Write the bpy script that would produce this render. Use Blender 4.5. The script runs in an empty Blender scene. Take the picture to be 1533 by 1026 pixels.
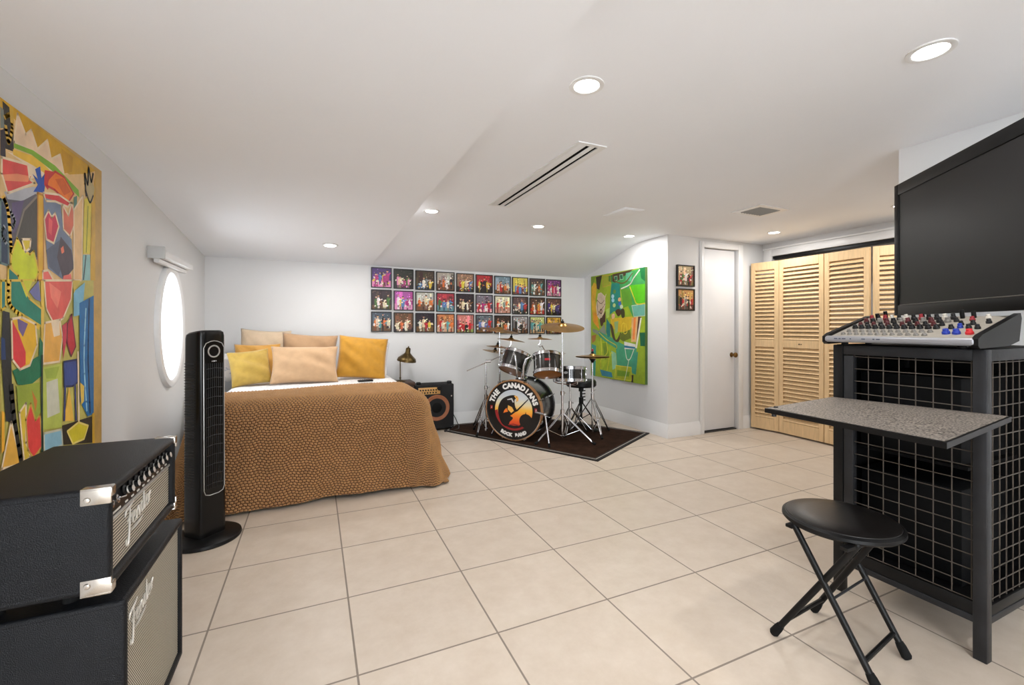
import bpy, bmesh, math, random
import numpy as np
from mathutils import Matrix, Vector
C = bpy.context.scene.collection
SC = bpy.context.scene
PI = math.pi
# ------------------------------------------------------------------ camera, world, exposure
H = 1.12                      # eye height
TH = 0.4208                   # the lens looks this far to the right of the room's long axis
FPX, CXP, HYP = 660.5, 766.5, 489.6
cam_d = bpy.data.cameras.new('camera')
cam = bpy.data.objects.new('camera', cam_d); C.objects.link(cam)
cam.location = (0, 0, H); cam.rotation_euler = (PI/2, 0, -TH)
cam_d.sensor_width = 36; cam_d.lens = 36*FPX/1533
cam_d.shift_y = -(513-HYP)/1533
cam_d.clip_start = .02
SC.camera = cam
SC.view_settings.view_transform = 'Standard'
SC.view_settings.look = 'None'
SC.view_settings.gamma = 1
SC.view_settings.use_curve_mapping = False
SC.view_settings.exposure = 0.42
w = bpy.data.worlds.new('daylight'); SC.world = w; w.use_nodes = True
bgn = w.node_tree.nodes['Background']; bgn.inputs[0].default_value = (.88, .94, 1, 1); bgn.inputs[1].default_value = 6.6
CAN_W = 5.2                   # watts of each recessed lamp
LENS_E = 14.0

S_, C_ = math.sin(TH), math.cos(TH)
def ray(u, v):
    a = (u-CXP)/FPX; b = -(v-HYP)/FPX
    return Vector((a*C_+S_, -a*S_+C_, b))
def onX(u, v, x): r = ray(u, v); return Vector((0, 0, H))+r*(x/r.x)
def onY(u, v, y): r = ray(u, v); return Vector((0, 0, H))+r*(y/r.y)
def onZ(u, v, z=0.): r = ray(u, v); return Vector((0, 0, H))+r*((z-H)/r.z)

# ------------------------------------------------------------------ materials
def srgb(c):
    return tuple((x/255/12.92 if x/255 <= .04045 else ((x/255+.055)/1.055)**2.4) for x in c[:3])+(1,)
MATS = {}
def mk(name, col, rough=.5, metal=0., var=0., vscale=8., bump=0., bscale=60., stretch=None, spec=None, coat=0., emit=None, estr=0.):
    if name in MATS: return MATS[name]
    m = bpy.data.materials.new(name); m.use_nodes = True; nt = m.node_tree; N = nt.nodes; L = nt.links
    b = N['Principled BSDF']; c = srgb(col)
    b.inputs['Base Color'].default_value = c; b.inputs['Roughness'].default_value = rough; b.inputs['Metallic'].default_value = metal
    if spec is not None: b.inputs['Specular IOR Level'].default_value = spec
    if coat: b.inputs['Coat Weight'].default_value = coat; b.inputs['Coat Roughness'].default_value = .1
    if emit: b.inputs['Emission Color'].default_value = srgb(emit); b.inputs['Emission Strength'].default_value = estr
    if var or bump:
        tc = N.new('ShaderNodeTexCoord'); mp = N.new('ShaderNodeMapping'); L.new(tc.outputs['Object'], mp.inputs[0])
        if stretch: mp.inputs['Scale'].default_value = stretch
    if var:
        n = N.new('ShaderNodeTexNoise'); n.inputs['Scale'].default_value = vscale; n.inputs['Detail'].default_value = 4
        L.new(mp.outputs[0], n.inputs['Vector'])
        r = N.new('ShaderNodeValToRGB'); r.color_ramp.elements[0].position = .3; r.color_ramp.elements[1].position = .7
        r.color_ramp.elements[0].color = tuple(x*(1-var) for x in c[:3])+(1,)
        r.color_ramp.elements[1].color = tuple(min(1, x*(1+var)) for x in c[:3])+(1,)
        L.new(n.outputs['Fac'], r.inputs[0]); L.new(r.outputs[0], b.inputs['Base Color'])
    if bump:
        n2 = N.new('ShaderNodeTexNoise'); n2.inputs['Scale'].default_value = bscale; n2.inputs['Detail'].default_value = 3
        L.new(mp.outputs[0], n2.inputs['Vector'])
        bp = N.new('ShaderNodeBump'); bp.inputs['Strength'].default_value = bump; bp.inputs['Distance'].default_value = .004
        L.new(n2.outputs['Fac'], bp.inputs['Height']); L.new(bp.outputs[0], b.inputs['Normal'])
    MATS[name] = m
    return m
wall_m = mk('white_wall_paint', (223, 223, 223), .75, var=.012, vscale=2, bump=.05, bscale=90)
ceil_m = mk('white_ceiling_paint', (240, 242, 246), .8, var=.01, vscale=2, bump=.04, bscale=90)
trim_m = mk('white_gloss_trim', (232, 232, 232), .35, var=.01)
black_m = mk('black_satin', (11, 11, 12), .42, var=.15, vscale=20, spec=.28)
blackmat = mk('black_matte', (12, 12, 12), .8, var=.1, spec=.2)
tolex_m = mk('black_grained_vinyl', (14, 16, 20), .46, var=.12, vscale=30, bump=.45, bscale=420, spec=.26)
chrome_m = mk('chrome', (205, 205, 208), .16, 1., var=.05, vscale=10)
steel_m = mk('raw_dark_steel', (38, 39, 42), .45, .3, var=.3, vscale=14, bump=.1)
rubber_m = mk('black_rubber', (14, 14, 14), .8, var=.1, spec=.25)
brass_m = mk('cymbal_bronze', (172, 132, 74), .3, .9, var=.18, vscale=9, stretch=(1, 1, 1))
white_m = mk('white_plastic', (225, 225, 222), .5, var=.02)
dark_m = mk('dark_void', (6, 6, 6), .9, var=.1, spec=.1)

# ------------------------------------------------------------------ mesh helpers
def NB(): return bmesh.new()
def _mi(faces, mi, smooth=False):
    for f in faces: f.material_index = mi; f.smooth = smooth
def box(bm, c, s, rot=None, bev=0, seg=2, mi=0):
    M = Matrix.Translation(Vector(c)) @ (rot.to_4x4() if rot else Matrix.Identity(4)) @ Matrix.Diagonal((s[0], s[1], s[2], 1))
    r = bmesh.ops.create_cube(bm, size=1, matrix=M); vs = r['verts']
    fs = set(f for v in vs for f in v.link_faces)
    if bev:
        es = list(set(e for v in vs for e in v.link_edges))
        r = bmesh.ops.bevel(bm, geom=es, offset=bev, segments=seg, profile=.5, affect='EDGES')
        fs = set(r['faces']) | set(f for f in fs if f.is_valid) | set(f for v in r['verts'] for f in v.link_faces)
        _mi(fs, mi, True)
    else: _mi(fs, mi)
    return fs
def bx(bm, x0, x1, y0, y1, z0, z1, bev=0, seg=2, mi=0):
    return box(bm, ((x0+x1)/2, (y0+y1)/2, (z0+z1)/2), (abs(x1-x0), abs(y1-y0), abs(z1-z0)), None, bev, seg, mi)
def tube(bm, pts, r, n=10, mi=0, cap=True, closed=False):
    P = [Vector(p) for p in pts]; R = r if isinstance(r, (list, tuple)) else [r]*len(P)
    rings = []; up = None
    for i, p in enumerate(P):
        a = P[i-1] if (i or closed) else p; b = P[(i+1) % len(P)] if (i < len(P)-1 or closed) else p
        t = (b-a).normalized()
        if up is None:
            up = Vector((0, 0, 1)) if abs(t.z) < .9 else Vector((1, 0, 0))
        x = t.cross(up)
        if x.length < 1e-6: x = t.orthogonal()
        x.normalize(); y = x.cross(t).normalized(); up = y
        rings.append([bm.verts.new(p+R[i]*(math.cos(2*PI*k/n)*x+math.sin(2*PI*k/n)*y)) for k in range(n)])
    fs = []
    m = len(rings)
    for i in range(m if closed else m-1):
        A, B = rings[i], rings[(i+1) % m]
        for k in range(n): fs.append(bm.faces.new((A[k], A[(k+1) % n], B[(k+1) % n], B[k])))
    if cap and not closed:
        fs.append(bm.faces.new(rings[0][::-1])); fs.append(bm.faces.new(rings[-1]))
    _mi(fs, mi, True)
    return fs
def lathe(bm, prof, M=None, n=32, mi=0, arc=None):
    M = M or Matrix.Identity(4); rings = []
    for r, z in prof:
        if r < 1e-6: rings.append([bm.verts.new(M @ Vector((0, 0, z)))])
        else: rings.append([bm.verts.new(M @ Vector((r*math.cos(2*PI*k/n), r*math.sin(2*PI*k/n), z))) for k in range(n)])
    fs = []
    for A, B in zip(rings, rings[1:]):
        for k in range(n):
            j = (k+1) % n
            if len(A) == 1 and len(B) == 1: continue
            if len(A) == 1: fs.append(bm.faces.new((A[0], B[j], B[k])))
            elif len(B) == 1: fs.append(bm.faces.new((A[k], A[j], B[0])))
            else: fs.append(bm.faces.new((A[k], A[j], B[j], B[k])))
    _mi(fs, mi, True)
    return fs
def cyl(bm, a, b, r, n=20, mi=0, r2=None):
    a, b = Vector(a), Vector(b)
    return tube(bm, [a, b], [r, r if r2 is None else r2], n, mi)
def ball(bm, c, r, n=14, mi=0, sc=(1, 1, 1)):
    M = Matrix.Translation(Vector(c)) @ Matrix.Diagonal((sc[0], sc[1], sc[2], 1))
    return lathe(bm, [(r*math.sin(PI*i/8), -r*math.cos(PI*i/8)) for i in range(9)], M, n, mi)
def face(bm, pts, mi=0):
    try: f = bm.faces.new([bm.verts.new(Vector(p)) for p in pts])
    except Exception: return None
    f.material_index = mi
    return f
def extrude_poly(bm, pts, d, mi=0, smooth=False):
    """closed solid: outline pts pushed along d"""
    d = Vector(d); n = len(pts)
    A = [bm.verts.new(Vector(p)) for p in pts]; B = [bm.verts.new(Vector(p)+d) for p in pts]
    fs = [bm.faces.new(A[::-1]), bm.faces.new(B)]
    for i in range(n): fs.append(bm.faces.new((A[i], A[(i+1) % n], B[(i+1) % n], B[i])))
    _mi(fs, mi, smooth)
    return fs
def axisM(o, z, x=None):
    """frame at o whose local z points along z"""
    z = Vector(z).normalized(); x = Vector(x) if x is not None else (Vector((0, 0, 1)) if abs(z.z) < .9 else Vector((1, 0, 0)))
    y = z.cross(x).normalized(); x = y.cross(z).normalized()
    return Matrix.Translation(Vector(o)) @ Matrix((x, y, z)).transposed().to_4x4()
def wpos(o):
    p = Vector((0, 0, 0))
    while o: p += Vector(o.location); o = o.parent
    return p
def obj(name, bm, mats, parent=None, origin=None, sharp=35, recalc=True):
    """links ONE mesh object; bm is in world coordinates"""
    off = wpos(parent) if parent else Vector((0, 0, 0))
    if origin is not None: off = Vector(origin)
    if recalc: bmesh.ops.recalc_face_normals(bm, faces=bm.faces[:])
    bmesh.ops.translate(bm, verts=bm.verts[:], vec=-off)
    me = bpy.data.meshes.new(name); bm.to_mesh(me); bm.free()
    for m in (mats if isinstance(mats, (list, tuple)) else [mats]): me.materials.append(m)
    if sharp: me.set_sharp_from_angle(angle=math.radians(sharp))
    o = bpy.data.objects.new(name, me); C.objects.link(o)
    if parent: o.parent = parent
    elif origin is not None: o.location = origin
    return o
def tag(o, label, cat, group=None, kind=None):
    o['label'] = label; o['category'] = cat
    if group: o['group'] = group
    if kind: o['kind'] = kind
    return o
def thing(name, loc, label, cat, group=None):
    o = bpy.data.objects.new(name, None); C.objects.link(o); o.location = loc; o.empty_display_size = .05
    return tag(o, label, cat, group)
def struct(name, bm, mats, parent=None, **k):
    o = obj(name, bm, mats, parent, **k)
    if not parent: o['kind'] = 'structure'
    return o
def dup(root, loc, label=None):
    r = root.copy(); C.objects.link(r); r.location = loc
    if label: r['label'] = label
    for ch in list(root.children):
        c = ch.copy(); C.objects.link(c); c.parent = r
        if ch.data is None: pass
        for g in list(ch.children):
            d = g.copy(); C.objects.link(d); d.parent = c
    return r
def text_mesh(bm, s, M, size=1., bold=0., depth=.001, mi=0, shear=0., align='CENTER'):
    cu = bpy.data.curves.new('lettering', 'FONT'); cu.body = s; cu.size = size; cu.offset = bold; cu.extrude = depth
    cu.align_x = align; cu.align_y = 'CENTER'; cu.shear = shear; cu.resolution_u = 3
    o = bpy.data.objects.new('lettering', cu); C.objects.link(o)
    dg = bpy.context.evaluated_depsgraph_get(); me = bpy.data.meshes.new_from_object(o.evaluated_get(dg))
    nb = len(bm.verts); nf = len(bm.faces)
    bm.from_mesh(me); bm.verts.ensure_lookup_table(); bm.faces.ensure_lookup_table()
    for v in bm.verts[nb:]: v.co = M @ v.co
    for f in bm.faces[nf:]: f.material_index = mi
    bpy.data.objects.remove(o); bpy.data.curves.remove(cu); bpy.data.meshes.remove(me)
# ------------------------------------------------------------------ the room
XL, YB, XG, YD, XC, XP, YP, YF = -.93, 4.9, 3.236, 3.405, 4.64, 2.8, 1.285, -2.2
ZC, ZL = 2.05, 1.966
# floor with square tiles
fm = mk('cream_floor_tile', (222, 209, 193), .42)
def tile_nodes(m):
    nt = m.node_tree; N = nt.nodes; L = nt.links; b = N['Principled BSDF']
    tc = N.new('ShaderNodeTexCoord'); sp = N.new('ShaderNodeSeparateXYZ'); L.new(tc.outputs['Object'], sp.inputs[0])
    def math_(op, a, b_=None):
        n = N.new('ShaderNodeMath'); n.operation = op
        for i, x in enumerate((a, b_)):
            if x is None: continue
            if isinstance(x, (int, float)): n.inputs[i].default_value = x
            else: L.new(x, n.inputs[i])
        return n.outputs[0]
    def line(co, off, pitch, g):
        t = math_('DIVIDE', math_('SUBTRACT', co, off), pitch)
        fr = math_('FRACT', t); d = math_('MINIMUM', fr, math_('SUBTRACT', 1., fr))
        return math_('FLOOR', t), math_('LESS_THAN', d, g/pitch)
    ix, gx = line(sp.outputs[0], -.3592, .4857, .0034); iy, gy = line(sp.outputs[1], 1.495-.4472*8, .4472, .0034)
    g = math_('MAXIMUM', gx, gy)
    cmb = N.new('ShaderNodeCombineXYZ'); L.new(ix, cmb.inputs[0]); L.new(iy, cmb.inputs[1])
    wn = N.new('ShaderNodeTexWhiteNoise'); L.new(cmb.outputs[0], wn.inputs['Vector'])
    n1 = N.new('ShaderNodeTexNoise'); n1.inputs['Scale'].default_value = 9; n1.inputs['Detail'].default_value = 8; n1.inputs['Roughness'].default_value = .7
    ad = N.new('ShaderNodeVectorMath'); ad.operation = 'ADD'; L.new(tc.outputs['Object'], ad.inputs[0]); L.new(wn.outputs['Color'], ad.inputs[1]); L.new(ad.outputs[0], n1.inputs['Vector'])
    r = N.new('ShaderNodeValToRGB'); e = r.color_ramp.elements
    e[0].position = .3; e[0].color = srgb((199, 183, 165)); e[1].position = .7; e[1].color = srgb((211, 197, 181))
    L.new(n1.outputs['Fac'], r.inputs[0])
    hs = N.new('ShaderNodeHueSaturation'); L.new(r.outputs[0], hs.inputs['Color'])
    L.new(math_('ADD', .97, math_('MULTIPLY', wn.outputs['Value'], .05)), hs.inputs['Value'])
    mx = N.new('ShaderNodeMix'); mx.data_type = 'RGBA'; L.new(g, mx.inputs['Factor']); L.new(hs.outputs[0], mx.inputs['A']); mx.inputs['B'].default_value = srgb((138, 126, 114))
    L.new(mx.outputs['Result'], b.inputs['Base Color'])
    L.new(math_('ADD', .38, math_('MULTIPLY', g, .4)), b.inputs['Roughness'])
    bp = N.new('ShaderNodeBump'); bp.inputs['Strength'].default_value = .5; bp.inputs['Distance'].default_value = .003; L.new(math_('SUBTRACT', 1., g), bp.inputs['Height']); L.new(bp.outputs[0], b.inputs['Normal'])
tile_nodes(fm)
bm = NB(); bx(bm, XL-.3, 5.6, YF-.2, YB+.2, -.08, 0); struct('floor', bm, fm)
# walls
bm = NB(); bx(bm, XL-.15, XG+.1, YB, YB+.12, 0, 2.2); struct('wall_back', bm, wall_m)
bm = NB(); bx(bm, XG, XG+.1, YD+.1, YB, 0, 2.2); struct('wall_drum_side', bm, wall_m)
DX0, DX1, DZ = 3.714, 4.221, 1.957
bm = NB(); bx(bm, XG, DX0, YD, YD+.1, 0, 2.2); bx(bm, DX1, XC+.12, YD, YD+.1, 0, 2.2); bx(bm, DX0, DX1, YD, YD+.1, DZ, 2.2)
struct('wall_door_side', bm, wall_m)
CY0, CY1, CZ = 1.55, 3.285, 1.90
bm = NB(); bx(bm, XC, XC+.12, CY1, YD, 0, 2.2); bx(bm, XC, XC+.12, CY0, CY1, CZ, 2.2); bx(bm, XC, XC+.12, YP, CY0, 0, 2.2)
struct('wall_right', bm, wall_m)
bm = NB(); bx(bm, 5.5, 5.55, YP, YD+.1, 0, 2.2); bx(bm, XC+.12, 5.5, YP-.05, YP, 0, 2.2); bx(bm, XC+.12, 5.5, YD+.1, YD+.15, 0, 2.2); struct('wall_closet', bm, wall_m)
bm = NB(); bx(bm, XP, XP+.12, YF, YP, 0, 2.2); bx(bm, XP+.12, XC+.12, YP-.1, YP, 0, 2.2); struct('wall_partition', bm, wall_m)
# front wall behind the camera: an unseen wide opening, added to brighten the room
bm = NB(); bx(bm, XL-.15, -.86, YF-.12, YF, 0, 2.2); bx(bm, .95, XP+.12, YF-.12, YF, 0, 2.2); bx(bm, -.86, .95, YF-.12, YF, 1.9, 2.2); struct('wall_front', bm, wall_m)
# left wall with an oval window hole
WY, WZ, WA, WB = 3.80, 1.125, .30, .41
def ring_wall(bm, x0, x1, ya, yb, z0, z1):
    N_ = 64; outs = []; ins = []
    for k in range(N_):
        a = 2*PI*k/N_; c, s = math.cos(a), math.sin(a)
        t = min(((yb-WY)/c if c > 1e-9 else ((ya-WY)/c if c < -1e-9 else 1e9)), ((z1-WZ)/s if s > 1e-9 else ((z0-WZ)/s if s < -1e-9 else 1e9)))
        outs.append((WY+c*t, WZ+s*t)); ins.append((WY+WA*c, WZ+WB*s))
    for cy, cz in ((ya, z0), (ya, z1), (yb, z0), (yb, z1)):
        i = min(range(N_), key=lambda q: (outs[q][0]-cy)**2+(outs[q][1]-cz)**2); outs[i] = (cy, cz)
    V = [[bm.verts.new((x, p[0], p[1])) for p in L_] for L_, x in ((outs, x1), (ins, x1), (ins, x0), (outs, x0))]
    fs = []
    for A, B in zip(V, V[1:]+V[:1]):
        for k in range(N_): fs.append(bm.faces.new((A[k], A[(k+1) % N_], B[(k+1) % N_], B[k])))
bm = NB(); ring_wall(bm, XL-.15, XL, 3.2, YB, 0, 2.2); bx(bm, XL-.15, XL, YF, 3.2, 0, 2.2); struct('wall_left', bm, wall_m)
# ceilings
def slab(bm, pts, t=.1):
    extrude_poly(bm, pts, (0, 0, t))
bm = NB()
YS = 3.68
slab(bm, [(.5, YF-.1, ZC), (5.55, YF-.1, ZC), (5.55, YS, ZC), (.5, YS, ZC)])
cove = [(YS, ZC, ZC), (3.78, 2.045, 2.044), (3.9, 2.032, 2.029), (4.05, 2.004, 1.998), (4.2, 1.962, 1.956), (4.35, 1.920, 1.916), (YB+.05, 1.760, 1.744)]
ca = [[bm.verts.new((x, y, (za, zb)[j]+o)) for y, za, zb in cove] for o in (0, .12) for j, x in enumerate((.5, XG+.05))]
for i in range(len(cove)-1):
    for P_, Q_ in ((ca[0], ca[1]), (ca[1], ca[3]), (ca[3], ca[2]), (ca[2], ca[0])):
        f = bm.faces.new((P_[i], P_[i+1], Q_[i+1], Q_[i])); f.smooth = True
struct('ceiling', bm, ceil_m)
bm = NB()
YK = 3.05
prof = [(YF-.1, ZL), (2.6, ZL), (2.85, ZL-.008), (YK+.1, ZL-.026), (3.5, ZL-.06), (YB+.05, 1.772)]
def ridge(y):
    return .668 if y < 3.05 else .668+(.549-.668)*(y-3.05)/1.85
A = [bm.verts.new((XL-.05, y, z)) for y, z in prof]; B = [bm.verts.new((ridge(y), y, z)) for y, z in prof]
A2 = [bm.verts.new((XL-.05, y, 2.12)) for y, z in prof]; B2 = [bm.verts.new((ridge(y), y, 2.12)) for y, z in prof]
for i in range(len(prof)-1):
    for P_, Q_ in ((A, B), (B, B2), (A2, A), (B2, A2)):
        f = bm.faces.new((P_[i], P_[i+1], Q_[i+1], Q_[i])); f.smooth = True
bm.faces.new((A[0], B[0], B2[0], A2[0])); bm.faces.new((A[-1], B[-1], B2[-1], A2[-1]))
struct('ceiling_lowered', bm, ceil_m)
# baseboards
def baseboard(name, p0, p1, nrm):
    bm = NB(); p0, p1, n = Vector(p0), Vector(p1), Vector(nrm)
    pr = [(0, 0), (.016, 0), (.016, .10), (.012, .108), (.012, .122), (.006, .132), (.006, .137), (0, .137)]
    extrude_poly(bm, [p0+n*a+Vector((0, 0, z)) for a, z in pr], p1-p0)
    struct(name, bm, trim_m)
baseboard('baseboard_back', (XL, YB, 0), (XG, YB, 0), (0, -1, 0))
baseboard('baseboard_drum_side', (XG, YB, 0), (XG, YD-.016, 0), (-1, 0, 0))
baseboard('baseboard_door_side', (XG, YD, 0), (3.664, YD, 0), (0, -1, 0))
baseboard('baseboard_left', (XL, YF, 0), (XL, YB, 0), (1, 0, 0))
baseboard('baseboard_corner', (4.30, YD, 0), (XC, YD, 0), (0, -1, 0))
# door 1: flat white slab with casing and brass knob
bm = NB()
for x0, x1, z0, z1 in ((3.664, DX0, 0, DZ+.06), (DX1, 4.30, 0, DZ+.06), (DX0, DX1, DZ, DZ+.06)):
    bx(bm, x0, x1, YD-.018, YD, z0, z1, .004)
    bx(bm, x0+(.012 if x0 < 3.7 else .0), x1-(.012 if x1 > 4.25 else 0), YD-.024, YD-.016, z0, z1-.012, .003)
struct('trim_1', bm, trim_m)
door = NB(); bx(door, DX0+.006, DX1-.008, YD+.022, YD+.06, .022, DZ-.008, .002)
door = struct('door_1', door, mk('white_door_paint', (226, 226, 227), .45, var=.01), origin=(DX0, YD, 0))
bm = NB(); kz, kx = .815, 4.165
lathe(bm, [(0, 0), (.026, 0), (.026, .004), (.014, .010), (.011, .03), (.02, .036), (.027, .046), (.027, .058), (.018, .066), (0, .068)], axisM((kx, YD+.022, kz), (0, -1, 0)), 24)
obj('door_knob', bm, mk('antique_brass', (120, 92, 52), .3, .9, var=.2, vscale=20), door)
bm = NB(); bx(bm, DX0, DX1, YD+.06, YD+.09, 0, DZ); bx(bm, DX0, DX1, YD+.004, YD+.1, 0, .012); struct('trim_2', bm, mk('dark_gap', (60, 58, 56), .8, var=.05))
# closet opening: casing, track
bm = NB()
for y0, y1, z0, z1 in ((CY1, CY1+.095, 0, CZ+.09), (CY0-.095, CY0, 0, CZ+.09), (CY0, CY1, CZ, CZ+.09)):
    bx(bm, XC-.02, XC, y0, y1, z0, z1, .004); bx(bm, XC-.028, XC-.018, y0+.015, y1-.02, z0, z1-.02 if z0 else z1-.015, .004)
bx(bm, XC-.034, XC-.02, CY0-.1, CY1+.1, CZ+.075, CZ+.095, .004)
struct('trim_3', bm, trim_m)
bm = NB(); bx(bm, XC, XC+.06, CY0, CY1, CZ-.028, CZ, mi=0); struct('trim_4', bm, black_m)
# oval window
win = NB()
M = Matrix.Translation((XL, WY, WZ)) @ Matrix.Diagonal((1, WA, WB, 1)) @ Matrix.Rotation(PI/2, 4, 'Y')
def oval_frame(bm, prof, n=72):
    """prof: (outward scale offset in metres from the hole edge, depth from the wall)"""
    rings = []
    for o, d in prof:
        rings.append([bm.verts.new((XL+d, WY+(WA+o)*math.cos(2*PI*k/n), WZ+(WB+o)*math.sin(2*PI*k/n))) for k in range(n)])
    for A, B in zip(rings, rings[1:]+rings[:1]):
        for k in range(n):
            f = bm.faces.new((A[k], A[(k+1) % n], B[(k+1) % n], B[k])); f.smooth = True
oval_frame(win, [(-.036, -.02), (-.036, .018), (-.028, .026), (-.01, .03), (.012, .024), (.02, .012), (.02, -.002), (.0, -.002), (0, -.02)])
win = struct('window_1', win, trim_m, origin=(XL, WY, WZ))
gm = bpy.data.materials.new('frosted_window_glass'); gm.use_nodes = True
nt = gm.node_tree; b = nt.nodes['Principled BSDF']; b.inputs['Transmission Weight'].default_value = 1; b.inputs['Roughness'].default_value = .25; b.inputs['Base Color'].default_value = (1, 1, 1, 1); b.inputs['IOR'].default_value = 1.1
nn = nt.nodes.new('ShaderNodeTexNoise'); nn.inputs['Scale'].default_value = 30; bpn = nt.nodes.new('ShaderNodeBump'); bpn.inputs['Strength'].default_value = .05
nt.links.new(nn.outputs['Fac'], bpn.inputs['Height']); nt.links.new(bpn.outputs[0], b.inputs['Normal'])
bm = NB()
extrude_poly(bm, [(XL-.012, WY+(WA-.034)*math.cos(2*PI*k/64), WZ+(WB-.034)*math.sin(2*PI*k/64)) for k in range(64)], (.005, 0, 0))
obj('pane', bm, gm, win)

# ------------------------------------------------------------------ ceiling fittings
lens_m = mk('lamp_diffuser', (255, 255, 255), .5, emit=(255, 250, 243), estr=LENS_E)
def can_light(p, label, tilt=0.):
    t = thing('recessed_ceiling_light', p, label, 'light', 'recessed ceiling lights')
    R = Matrix.Translation(Vector(p)) @ Matrix.Rotation(tilt, 4, 'X')
    bm = NB(); lathe(bm, [(.048, .004), (.048, -.004), (.052, -.006), (.066, -.004), (.067, .002), (.06, .004)], R, 40); obj('trim_ring', bm, trim_m, t)
    bm = NB(); lathe(bm, [(0, -.0015), (.0485, -.0015), (.0485, .003), (0, .003)], R, 40); obj('lens', bm, lens_m, t)
    ld = bpy.data.lights.new('lamp', 'AREA'); ld.shape = 'DISK'; ld.size = .09; ld.energy = CAN_W; ld.color = (1, .985, .965)
    lo = bpy.data.objects.new('lamp', ld); C.objects.link(lo); lo.parent = t; lo.location = (0, 0, -.008); lo.rotation_euler = (tilt, 0, 0)
    return t
can_light((.856, 3.493, ZC), 'recessed ceiling light just right of the ceiling step, above the bed end', )
can_light((.956, 1.433, ZC), 'large recessed ceiling light nearest the front end of the slot diffuser')
can_light((1.889, 3.623, ZC), 'small recessed ceiling light above the middle of the photo grid')
can_light((2.937, 3.63, ZC), 'recessed ceiling light above the green painting')
can_light((4.125, 2.907, ZC), 'recessed ceiling light above the louvered closet doors')
can_light((4.095, 1.86, ZC), 'recessed ceiling light behind the television, above the fourth louvered panel')
can_light((1.893, .78, ZC), 'largest recessed ceiling light, above the mixer and television')
can_light((.125, 4.20, 1.8385), 'recessed light in the lowered ceiling above the bed pillows', math.radians(-5.2))
for p, l in (((.956, -.6, ZC), 'added unseen ceiling lamp behind the camera, left of two'), ((1.893, -.6, ZC), 'added unseen ceiling lamp behind the camera, right of two'),
             ((-.25, -.6, ZL), 'added unseen lamp at the front end of the lowered ceiling')):
    can_light(p, l)  # unseen lamps, added to brighten the room from behind the camera
t = thing('slot_diffuser', (1.29, 2.5, ZC), 'long white air diffuser with two dark slots in the ceiling', 'vent')
x0, x1, y0, y1 = 1.205, 1.375, 1.875, 3.13
bm = NB()
for a, b_, c_, d_ in ((x0, x0+.016, y0+.025, y1-.02), (x1-.038, x1, y0+.025, y1-.02), (x0, x1, y0, y0+.025), (x0, x1, y1-.02, y1)): bx(bm, a, b_, c_, d_, ZC-.006, ZC+.002)
obj('flange', bm, trim_m, t)
for a, b_ in ((x0+.019, x0+.062), (x0+.086, x0+.114)):
    bm = NB(); bx(bm, a, b_, y0+.02, y1-.02, ZC-.0055, ZC+.002, .001); obj('blade', bm, trim_m, t)
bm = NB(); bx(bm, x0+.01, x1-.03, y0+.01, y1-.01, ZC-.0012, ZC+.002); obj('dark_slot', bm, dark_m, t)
t = thing('square_air_vent', (3.26, 2.41, ZC), 'white square air vent with grey louvres in the ceiling', 'vent')
bm = NB()
for a, b_, c_, d_ in ((3.08, 3.42, 2.28, 2.32), (3.08, 3.42, 2.5, 2.54), (3.08, 3.13, 2.32, 2.5), (3.37, 3.42, 2.32, 2.5)): bx(bm, a, b_, c_, d_, ZC-.007, ZC+.001)
obj('flange', bm, trim_m, t)
bm = NB()
for k in range(8): box(bm, (3.145+k*.03, 2.41, ZC-.004), (.022, .18, .003), Matrix.Rotation(.5, 3, 'Y'))
obj('louvre_grille', bm, mk('grey_louvre', (150, 150, 148), .5, var=.03), t)
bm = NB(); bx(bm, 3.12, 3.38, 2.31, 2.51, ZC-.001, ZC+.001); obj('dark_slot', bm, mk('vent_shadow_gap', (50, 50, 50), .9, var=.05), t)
bm = NB(); bx(bm, 2.2, 2.39, 2.765, 3.055, ZC-.006, ZC+.001, .002); bx(bm, 2.215, 2.375, 2.78, 3.04, ZC-.009, ZC-.004, .002)
tag(obj('access_panel', bm, ceil_m), 'plain white access panel flush in the ceiling', 'panel')
# roller blind head above the window
t = thing('roller_blind_head', (XL+.05, 3.72, 1.57), 'white roller blind cassette above the oval window', 'blind')
bm = NB(); extrude_poly(bm, [(XL, 3.36, 1.61), (XL+.07, 3.36, 1.605), (XL+.085, 3.36, 1.585), (XL+.085, 3.36, 1.555), (XL, 3.36, 1.545)], (0, .70, 0)); obj('cassette', bm, trim_m, t)
bm = NB(); bx(bm, XL, XL+.09, 3.35, 3.362, 1.54, 1.615, .004); obj('end_cap', bm, mk('grey_end_cap', (188, 188, 186), .5, var=.03), t)
bm = NB(); bx(bm, XL+.02, XL+.05, 3.40, 4.04, 1.522, 1.546, .004); obj('bottom_rail', bm, trim_m, t)
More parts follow.
